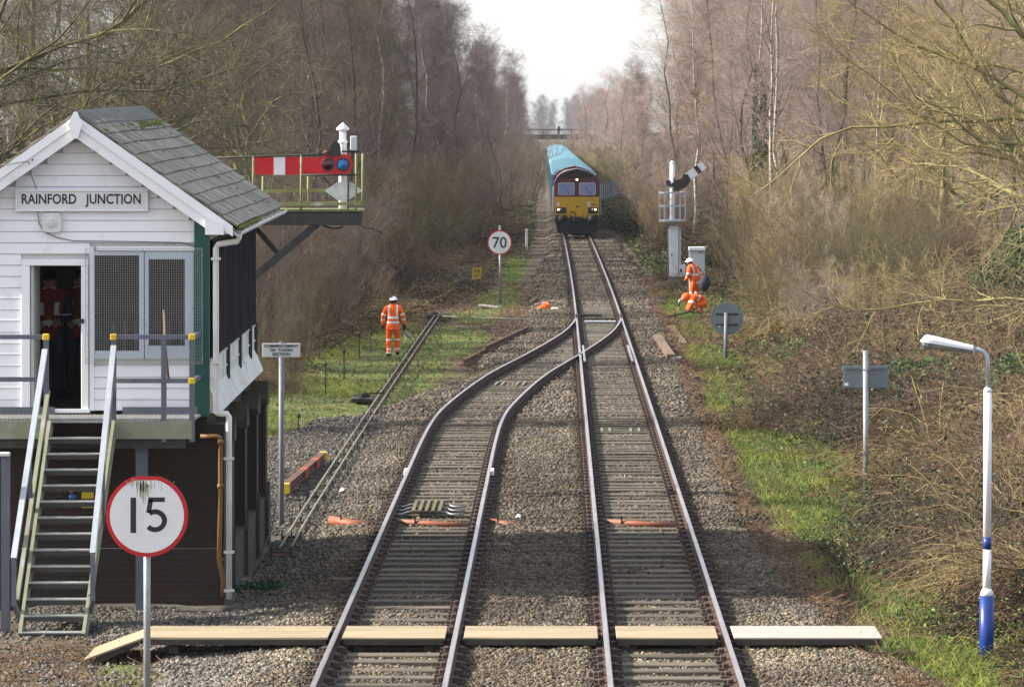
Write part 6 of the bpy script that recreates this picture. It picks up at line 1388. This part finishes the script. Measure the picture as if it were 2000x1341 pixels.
for j in range(190):
    Y = 56+rg.random()**1.25*125; lo = float(bal_right(Y))+(.9 if Y > 62 else 1.6); X = lo+(min(.118*Y+.5,17)-lo)*rg.random()**.9; px = VX+F*X/Y
    if lawn(np.array(X),np.array(Y)) > .02 or lawn(np.array(X-.9),np.array(Y)) > .4 or 3.4 < X < 7.2 and 122 < Y < 162 or px > 2080: continue
    s = rg.uniform(.5,1.2)*min(1, .40+(X-lo)/3.4); plant(rg.choice(['m0','m0','m1','m2','m3','m0'] if px > 1700 else ['m0','m1','m1','m2','m3','m0']), X, Y, rg.uniform(0,6.28), (s*1.25,s*1.25,s), 'bramble_bush', 'tangled bramble bush on the right bank', 'bush', 'bramble bushes on the right bank', 0, ('stems','foliage'))
for j in range(46):
    Y = 84+rg.random()*90; X = -(float(-bal_left(Y))+3.6+rg.random()*6); px = VX+F*X/Y
    if px < 480 or lawn(np.array(X),np.array(Y)) > .1: continue
    s = rg.uniform(.35,.75); plant(rg.choice(['m1','m1','m0','m3']), X, Y, rg.uniform(0,6.28), (s*1.25,s*1.25,s), 'bramble_bush', 'brown bramble bush at the edge of the left wood', 'bush', 'bramble bushes by the left wood', 0, ('stems','foliage'))
for j in range(44):
    px = rg.uniform(540,1010); Y = rg.uniform(165,250); X = PX(px,Y)
    if X > float(bal_left(Y))-3.0: continue
    s = rg.uniform(.7,1.25); plant(rg.choice(['m2','m0','m2','m1']), X, Y, rg.uniform(0,6.28), (s*1.3,s*1.3,s), 'bramble_bush', 'dark green bramble bush below the left wood beyond the walking worker', 'bush', 'dark brambles below the left wood', 0, ('stems','foliage'))
# leafy bushes
def bush(x, y, rx, rz_, n, leaf, size, label, name, seed, base=None, stems='twig_dark'):
    g = np.random.default_rng(seed); z0 = float(ground_z(x,y)); t = thing(name, (x,y,z0-.05), label, 'bush')
    m = 9; cc = np.stack([g.normal(0,.42,m)*rx, g.normal(0,.42,m)*rx, g.uniform(.25,.8,m)*rz_],1); idx = g.integers(0,m,n); C = cc[idx]+unit(g.normal(size=(n,3)))*(g.random((n,1))**.4)*np.array([rx*.5,rx*.5,rz_*.33]); C[:,2] = np.abs(C[:,2])
    V, Fc = leaves(C, np.full(n,size), g); big_mesh('foliage', V, Fc, leaf, parent=t)
    s = 40; P = np.zeros((s,4,3)); e = C[g.integers(0,n,s)]; 
    for j in range(4): P[:, j] = e*(j/3)*np.array([1,1,1])
    V, Fc = tubes(P, np.repeat(np.linspace(.014,.005,4)[None],s,0)); big_mesh('stems', V, Fc, stems, parent=t)
bush(PX(1412,178),178,1.1,1.7,5000,'holly_leaf',.055,'dark evergreen bush behind the signal cabinet','holly_bush',31)
bush(PX(1240,260),260,2.2,1.5,4500,'holly_leaf',.07,'dark bramble mound in shade right of the locomotive','dark_bush',32)
bush(PX(1832,88),88,1.15,1.25,4200,'laurel_leaf',.055,'glossy green laurel bush behind the lamp head','laurel_bush',33)
bush(PX(1975,84),84,1.1,1.3,5200,'laurel_leaf',.055,'bright green bush at the right edge beside the lamp post','laurel_bush',34)
bush(PX(1990,118),118,1.5,2.4,4200,'ivy_leaf',.06,'dark ivy clump under the lichened tree at the right edge','ivy_bush',35)
bush(PX(1560,112),112,.9,.8,2600,'laurel_leaf',.045,'low dark green bush in the brambles left of the rectangular sign','laurel_bush',36)
bush(-4.2,58.6,.38,.30,1500,'ivy_leaf',.032,'small ivy patch at the foot of the signal box downpipe','ivy_patch',37)
bush(PX(690,186),186,2.0,1.9,4500,'holly_leaf',.07,'dark evergreen scrub under the left wood beyond the signal','dark_bush',38)
bush(PX(800,200),200,2.0,1.7,4500,'holly_leaf',.07,'dark evergreen scrub under the left wood beside the tall birches','dark_bush',39)

# ------------------------------------------------------------------ brambles, dead stems and grass: masses nobody could count
def bramble(name, side, n, nl, seed):
    g = np.random.default_rng(seed); Y = 46+ (430-46)*g.random(n)**1.75
    lim = (.150 if side < 0 else .122)*Y+1.5; lo = np.where(side > 0, bal_right(Y)+.2, -bal_left(Y)+.3); X = side*(lo+(np.minimum(lim,19)-lo)*g.random(n)); X = np.where(np.abs(X) > np.abs(lim), side*lim*g.random(n), X)
    w = offtrack(X,Y)*(1-.90*lawn(X,Y)); dens = .30+.70*sstep(.35,.6,fnoise(X,Y,.5,71)); ok = (g.random(n) < w*dens) & ~((X > -9.2) & (X < -4.3) & (Y > 55) & (Y < 67)); X, Y = X[ok], Y[ok]; n = len(X); Z = ground_z(X,Y)
    edge = np.clip(np.where(side > 0, X-bal_right(Y), bal_left(Y)-X)/3.5,.22,1); edge = edge*(1-.8*((X > 3.5) & (X < 6.6) & (Y > 125) & (Y < 160))); hgt = edge*(.18+1.25*sstep(.25,.75,fnoise(X,Y,.5,72)))*(.5+.9*g.random(n))
    K = 5; a = g.random(n)*6.283; d = np.stack([np.cos(a),np.sin(a),1.1+1.2*g.random(n)],1); d = unit(d); P = np.empty((n,K,3)); P[:, 0] = np.stack([X,Y,Z-.03],1); st = (hgt*1.35/(K-1)+.03)[:, None]
    for k_ in range(1,K): d = unit(d+g.normal(0,.16,(n,3))+np.array([0,0,-.42])); P[:, k_] = P[:, k_-1]+d*st
    u = g.normal(size=(n,3)); W = unit(np.cross(P[:, -1]-P[:, 0], u)); r = (.0042+.004*g.random(n))[:, None]*(1+.006*(Y-50))[:, None]
    rad = np.linspace(1,.45,K)[None]*r; L_ = P+W[:, None]*rad[..., None]; R_ = P-W[:, None]*rad[..., None]; V = np.stack([L_,R_],2).reshape(-1,3)
    b = (np.arange(n)*K*2)[:, None]+(np.arange(K-1)*2)[None]; Fs = np.stack([b,b+1,b+3,b+2],-1).reshape(-1,4)
    pat = fnoise(X,Y,.6,73)[:, None]; h = g.random((n,1)); c = np.array([.95,.80,.72])*(1-pat)+np.array([1.1,.75,.60])*pat; dry = sstep(.54,.70,fnoise(X,Y,.55,75))[:, None]; c = c*(1-dry)+np.array([1.55,1.45,1.05])*dry; c = c*(.26+1.75*h**3); cs = np.repeat(c, K*2, 0)
    m = g.integers(0,n,nl); k_ = g.integers(1,K,nl); gr = fnoise(X[m],Y[m],.4,74); keep = g.random(nl) < (.10+.90*sstep(.40,.58,gr)); m, k_ = m[keep], k_[keep]; C = P[m,k_]+g.normal(0,.07,(len(m),3)); C[:, 2] = np.maximum(C[:, 2], Z[m]+.02)
    Vl, Fl = leaves(C, .028*(1+.006*(Y[m]-50)), g, .35); lc = np.where(g.random((len(m),1)) < .16, np.array([1.9,1.35,1.0]), np.array([1,1,1])*(.35+1.7*g.random((len(m),1))**2)); lc = np.repeat(lc,4,0)
    big_mesh(name, np.concatenate([V,Vl]), np.concatenate([Fs,Fl+len(V)]), ['bramble_stem','bramble_leaf'], np.concatenate([np.zeros(len(Fs)),np.ones(len(Fl))]), np.concatenate([cs,lc]))
    tag(bpy.data.objects[name], kind='stuff'); return n, len(m)
print('bramble', bramble('bramble_undergrowth', 1, 270000, 520000, 81), bramble('dead_undergrowth', -1, 210000, 210000, 82))
def grass(n, seed):
    g = np.random.default_rng(seed); X = np.concatenate([g.uniform(-8.5,-.8,n//2), g.uniform(3.2,6.0,n-n//2)]); Y = 46+170*g.random(n)**1.3
    w = lawn(X,Y); ok = (g.random(n) < w) & (bed_z(X,Y) < ground_z(X,Y)+.03) & ~((X > -8.6) & (X < -4.35) & (Y > 54) & (Y < 66.5)); X, Y = X[ok], Y[ok]; n = len(X); Z = ground_z(X,Y)
    right = X > 0; hg = np.where(right,.10,.05)*(.5+g.random(n)); a = g.random(n)*6.283; w_ = (.004+.003*g.random(n))*(1+.012*(Y-50)); lean = g.normal(0,.5,(n,2))
    B = np.stack([X,Y,Z-.01],1); s = np.stack([np.cos(a),np.sin(a),np.zeros(n)],1)*w_[:, None]; T = B+np.stack([lean[:,0]*hg,lean[:,1]*hg,hg],1); V = np.stack([B-s,B+s,T],1).reshape(-1,3)
    pt = fnoise(X,Y,1.4,91)[:, None]; c = np.where(right[:, None], np.array([1.0,1.15,.9])*(1-pt)+np.array([1.25,1.05,.9])*pt, np.array([1.15,1.12,.9])*(1-pt)+np.array([1.9,1.55,1.2])*pt)*(.6+.8*g.random((n,1)))
    big_mesh('grass', V, np.arange(3*n).reshape(-1,3), 'grass_blade', colors=np.repeat(c,3,0)); tag(bpy.data.objects['grass'], kind='stuff'); return n
print('grass', grass(360000, 92))
def tufts(n, seed):
    g = np.random.default_rng(seed); X = np.concatenate([g.uniform(3.6,7.5,n//2), g.uniform(-9,-4.6,n-n//2)]); Y = 46+120*g.random(n)**1.2; nn = fnoise(X,Y,.7,95)
    w = np.clip(sstep(.52,.70,nn)+.9*np.exp(-(((X-4.9)/.8)**2+((Y-49.5)/3.5)**2)),0,1)*(bed_z(X,Y) < ground_z(X,Y)+.02); ok = (g.random(n) < w) & ~((X < -4.35) & (Y < 66.5)); X, Y = X[ok], Y[ok]; n = len(X); Z = ground_z(X,Y)
    K = 4; P = np.empty((n,K,3)); P[:, 0] = np.stack([X,Y,Z-.02],1); a = g.random(n)*6.283; d = unit(np.stack([np.cos(a)*.5,np.sin(a)*.5,np.ones(n)],1)); L = g.uniform(.15,.42,n)
    for k_ in range(1,K): d = unit(d+g.normal(0,.14,(n,3))+np.array([0,0,-.32])); P[:, k_] = P[:, k_-1]+d*(L/(K-1))[:, None]
    W = unit(np.cross(P[:, -1]-P[:, 0], g.normal(size=(n,3)))); rad = np.linspace(1,.3,K)[None]*.0042; V = np.stack([P+W[:, None]*rad[..., None],P-W[:, None]*rad[..., None]],2).reshape(-1,3)
    b = (np.arange(n)*K*2)[:, None]+(np.arange(K-1)*2)[None]; Fs = np.stack([b,b+1,b+3,b+2],-1).reshape(-1,4); ok2 = 1; c = np.array([2.2,1.65,1.1])*(.55+.8*g.random((n,1)))
    big_mesh('dry_grass', V, Fs, 'grass_blade', colors=np.repeat(c,K*2,0)); tag(bpy.data.objects['dry_grass'], kind='stuff'); return n
print('tufts', tufts(160000, 96))
def litter(n, seed):
    g = np.random.default_rng(seed); Y = 46+130*g.random(n)**1.3; side = g.random(n) < .62; X = np.where(side, bal_right(Y)-.55+2.6*g.random(n)**1.2, np.where(Y < 90, bal_left(Y)-2.0+2.6*g.random(n), bal_left(Y)+.6-5.0*g.random(n)))
    Z = np.maximum(ground_z(X,Y), bed_z(X,Y)); dens = .25+.75*sstep(.35,.65,fnoise(X,Y,1.3,97)); ok = (g.random(n) < dens*(1-.6*lawn(X,Y))) & ~((X > -9) & (X < -4.3) & (Y > 53) & (Y < 66.5)); X, Y, Z = X[ok], Y[ok], Z[ok]; n = len(X)
    C = np.stack([X,Y,Z+.012+.03*g.random(n)],1); V, Fc = leaves(C, (.016+.016*g.random(n))*(1+.006*(Y-50)), g, .25); c = np.array([1.0,.66,.42])*(.25+1.0*g.random((n,1))); c = np.where(g.random((n,1)) < .2, np.array([.45,.62,.28])*(.5+.8*g.random((n,1))), c)
    m = n//3; P = np.empty((m,3,3)); P[:, 0] = C[:m]; d = g.normal(size=(m,3))*np.array([1,1,.35]); d = unit(d); d[:, 2] = np.abs(d[:, 2])
    for k_ in (1,2): P[:, k_] = P[:, k_-1]+d*(.06+.14*g.random((m,1))); d = unit(d+g.normal(0,.3,(m,3))*np.array([1,1,.3]))
    V2, F2 = tubes(P, np.full((m,3),.0032)*(1+.006*(Y[:m,None]-50))); c2 = np.repeat(np.array([1.1,.8,.55])*(.4+1.0*g.random((m,1))),9,0)
    big_mesh('leaf_litter', np.concatenate([V,V2]), np.concatenate([Fc,F2+len(V)]), 'litter_brown', colors=np.concatenate([np.repeat(c,4,0),c2])); tag(bpy.data.objects['leaf_litter'], kind='stuff'); return n
mat('litter_brown',(.20,.17,.14),(.13,.11,.09),.85,3,4,attr='tint')
print('litter', litter(150000, 98))
# far-off wood closing the view beyond the footbridge: one mass
g = np.random.default_rng(99); (V0, F0), (V1, F1, M1) = make_tree(301, 'birch'); A_, B_, o_ = [], [], 0
keep = F1[np.flatnonzero(g.random(len(F1)) < 1.0)]; Vt = np.concatenate([V0,V1]); Ft = np.concatenate([F0,keep+len(V0)])
for j in range(80):
    x = g.uniform(-26,24); y = g.uniform(1150,1450); s = g.uniform(.85,1.15); a = g.random()*6.283; ca, sa = math.cos(a), math.sin(a); q = Vt*s; q = np.stack([q[:,0]*ca-q[:,1]*sa+x, q[:,0]*sa+q[:,1]*ca+y, q[:,2]+float(ground_z(x,y))],1); A_.append(q); B_.append(Ft+o_); o_ += len(q)
big_mesh('far_wood', np.concatenate(A_), np.concatenate(B_), 'far_twig'); tag(bpy.data.objects['far_wood'], kind='stuff')
print('trees', nL, nR, nL2, nR2, 'shrubs', n3, n4, n5, n6)
# ------------------------------------------------------------------ air, sky, sun, camera
HAZE = True
if HAZE:
    b = MB(); b.box((0,780,9.0),(260,1660,22.0)); hz = b.build('haze','sign_white'); m = bpy.data.materials.new('haze_air'); m.use_nodes = True; nt = m.node_tree; nt.nodes.remove(nt.nodes['Principled BSDF'])
    pv_ = nt.nodes.new('ShaderNodeVolumePrincipled'); pv_.inputs['Color'].default_value = (.86,.91,1.0,1); pv_.inputs['Density'].default_value = .00007; pv_.inputs['Anisotropy'].default_value = .2
    nt.links.new(pv_.outputs[0], nt.nodes['Material Output'].inputs['Volume']); hz.data.materials.clear(); hz.data.materials.append(m); tag(hz, kind='stuff')
EL, AZ = 32.0, -91.0     # sun height; azimuth measured from +Y towards +X
w = bpy.data.worlds.new('World'); S.world = w; w.use_nodes = True; nt = w.node_tree
sky = nt.nodes.new('ShaderNodeTexSky'); sky.sky_type = 'NISHITA'; sky.sun_disc = False; sky.sun_elevation = R(EL); sky.sun_rotation = R(AZ); sky.air_density = 1.0; sky.dust_density = 2.0; sky.ozone_density = 1.0
mx = nt.nodes.new('ShaderNodeMix'); mx.data_type = 'RGBA'; mx.inputs[0].default_value = .68; mx.inputs[7].default_value = (2.35,2.40,2.50,1)   # thin bright haze over the blue
nt.links.new(sky.outputs[0], mx.inputs[6]); nt.links.new(mx.outputs[2], nt.nodes['Background'].inputs[0]); nt.nodes['Background'].inputs[1].default_value = .15
sd = bpy.data.lights.new('sun', 'SUN'); sd.energy = 3.8; sd.angle = R(.6); sd.color = (1,.94,.84); so = bpy.data.objects.new('sun', sd); COL.objects.link(so)
dv = Vector((math.sin(R(AZ))*math.cos(R(EL)), math.cos(R(AZ))*math.cos(R(EL)), math.sin(R(EL)))); so.rotation_euler = dv.to_track_quat('Z','Y').to_euler()
cd = bpy.data.cameras.new('camera'); cam = bpy.data.objects.new('camera', cd); COL.objects.link(cam); S.camera = cam
cam.location = (0,0,H); cam.rotation_euler = (R(90),0,0); cd.sensor_width = 36; cd.lens = 144; cd.shift_x = (1000-VX)/2000; cd.shift_y = (VY-670.5)/2000; cd.clip_start = 1; cd.clip_end = 5000
S.view_settings.view_transform = 'Standard'; S.view_settings.look = 'None'; S.view_settings.exposure = 1.6; S.view_settings.gamma = 1
S.render.engine = 'CYCLES'; S.cycles.max_bounces = 6; S.cycles.diffuse_bounces = 2; S.cycles.glossy_bounces = 2; S.cycles.transparent_max_bounces = 8; S.cycles.volume_bounces = 0; S.cycles.use_denoising = True; S.cycles.use_adaptive_sampling = False
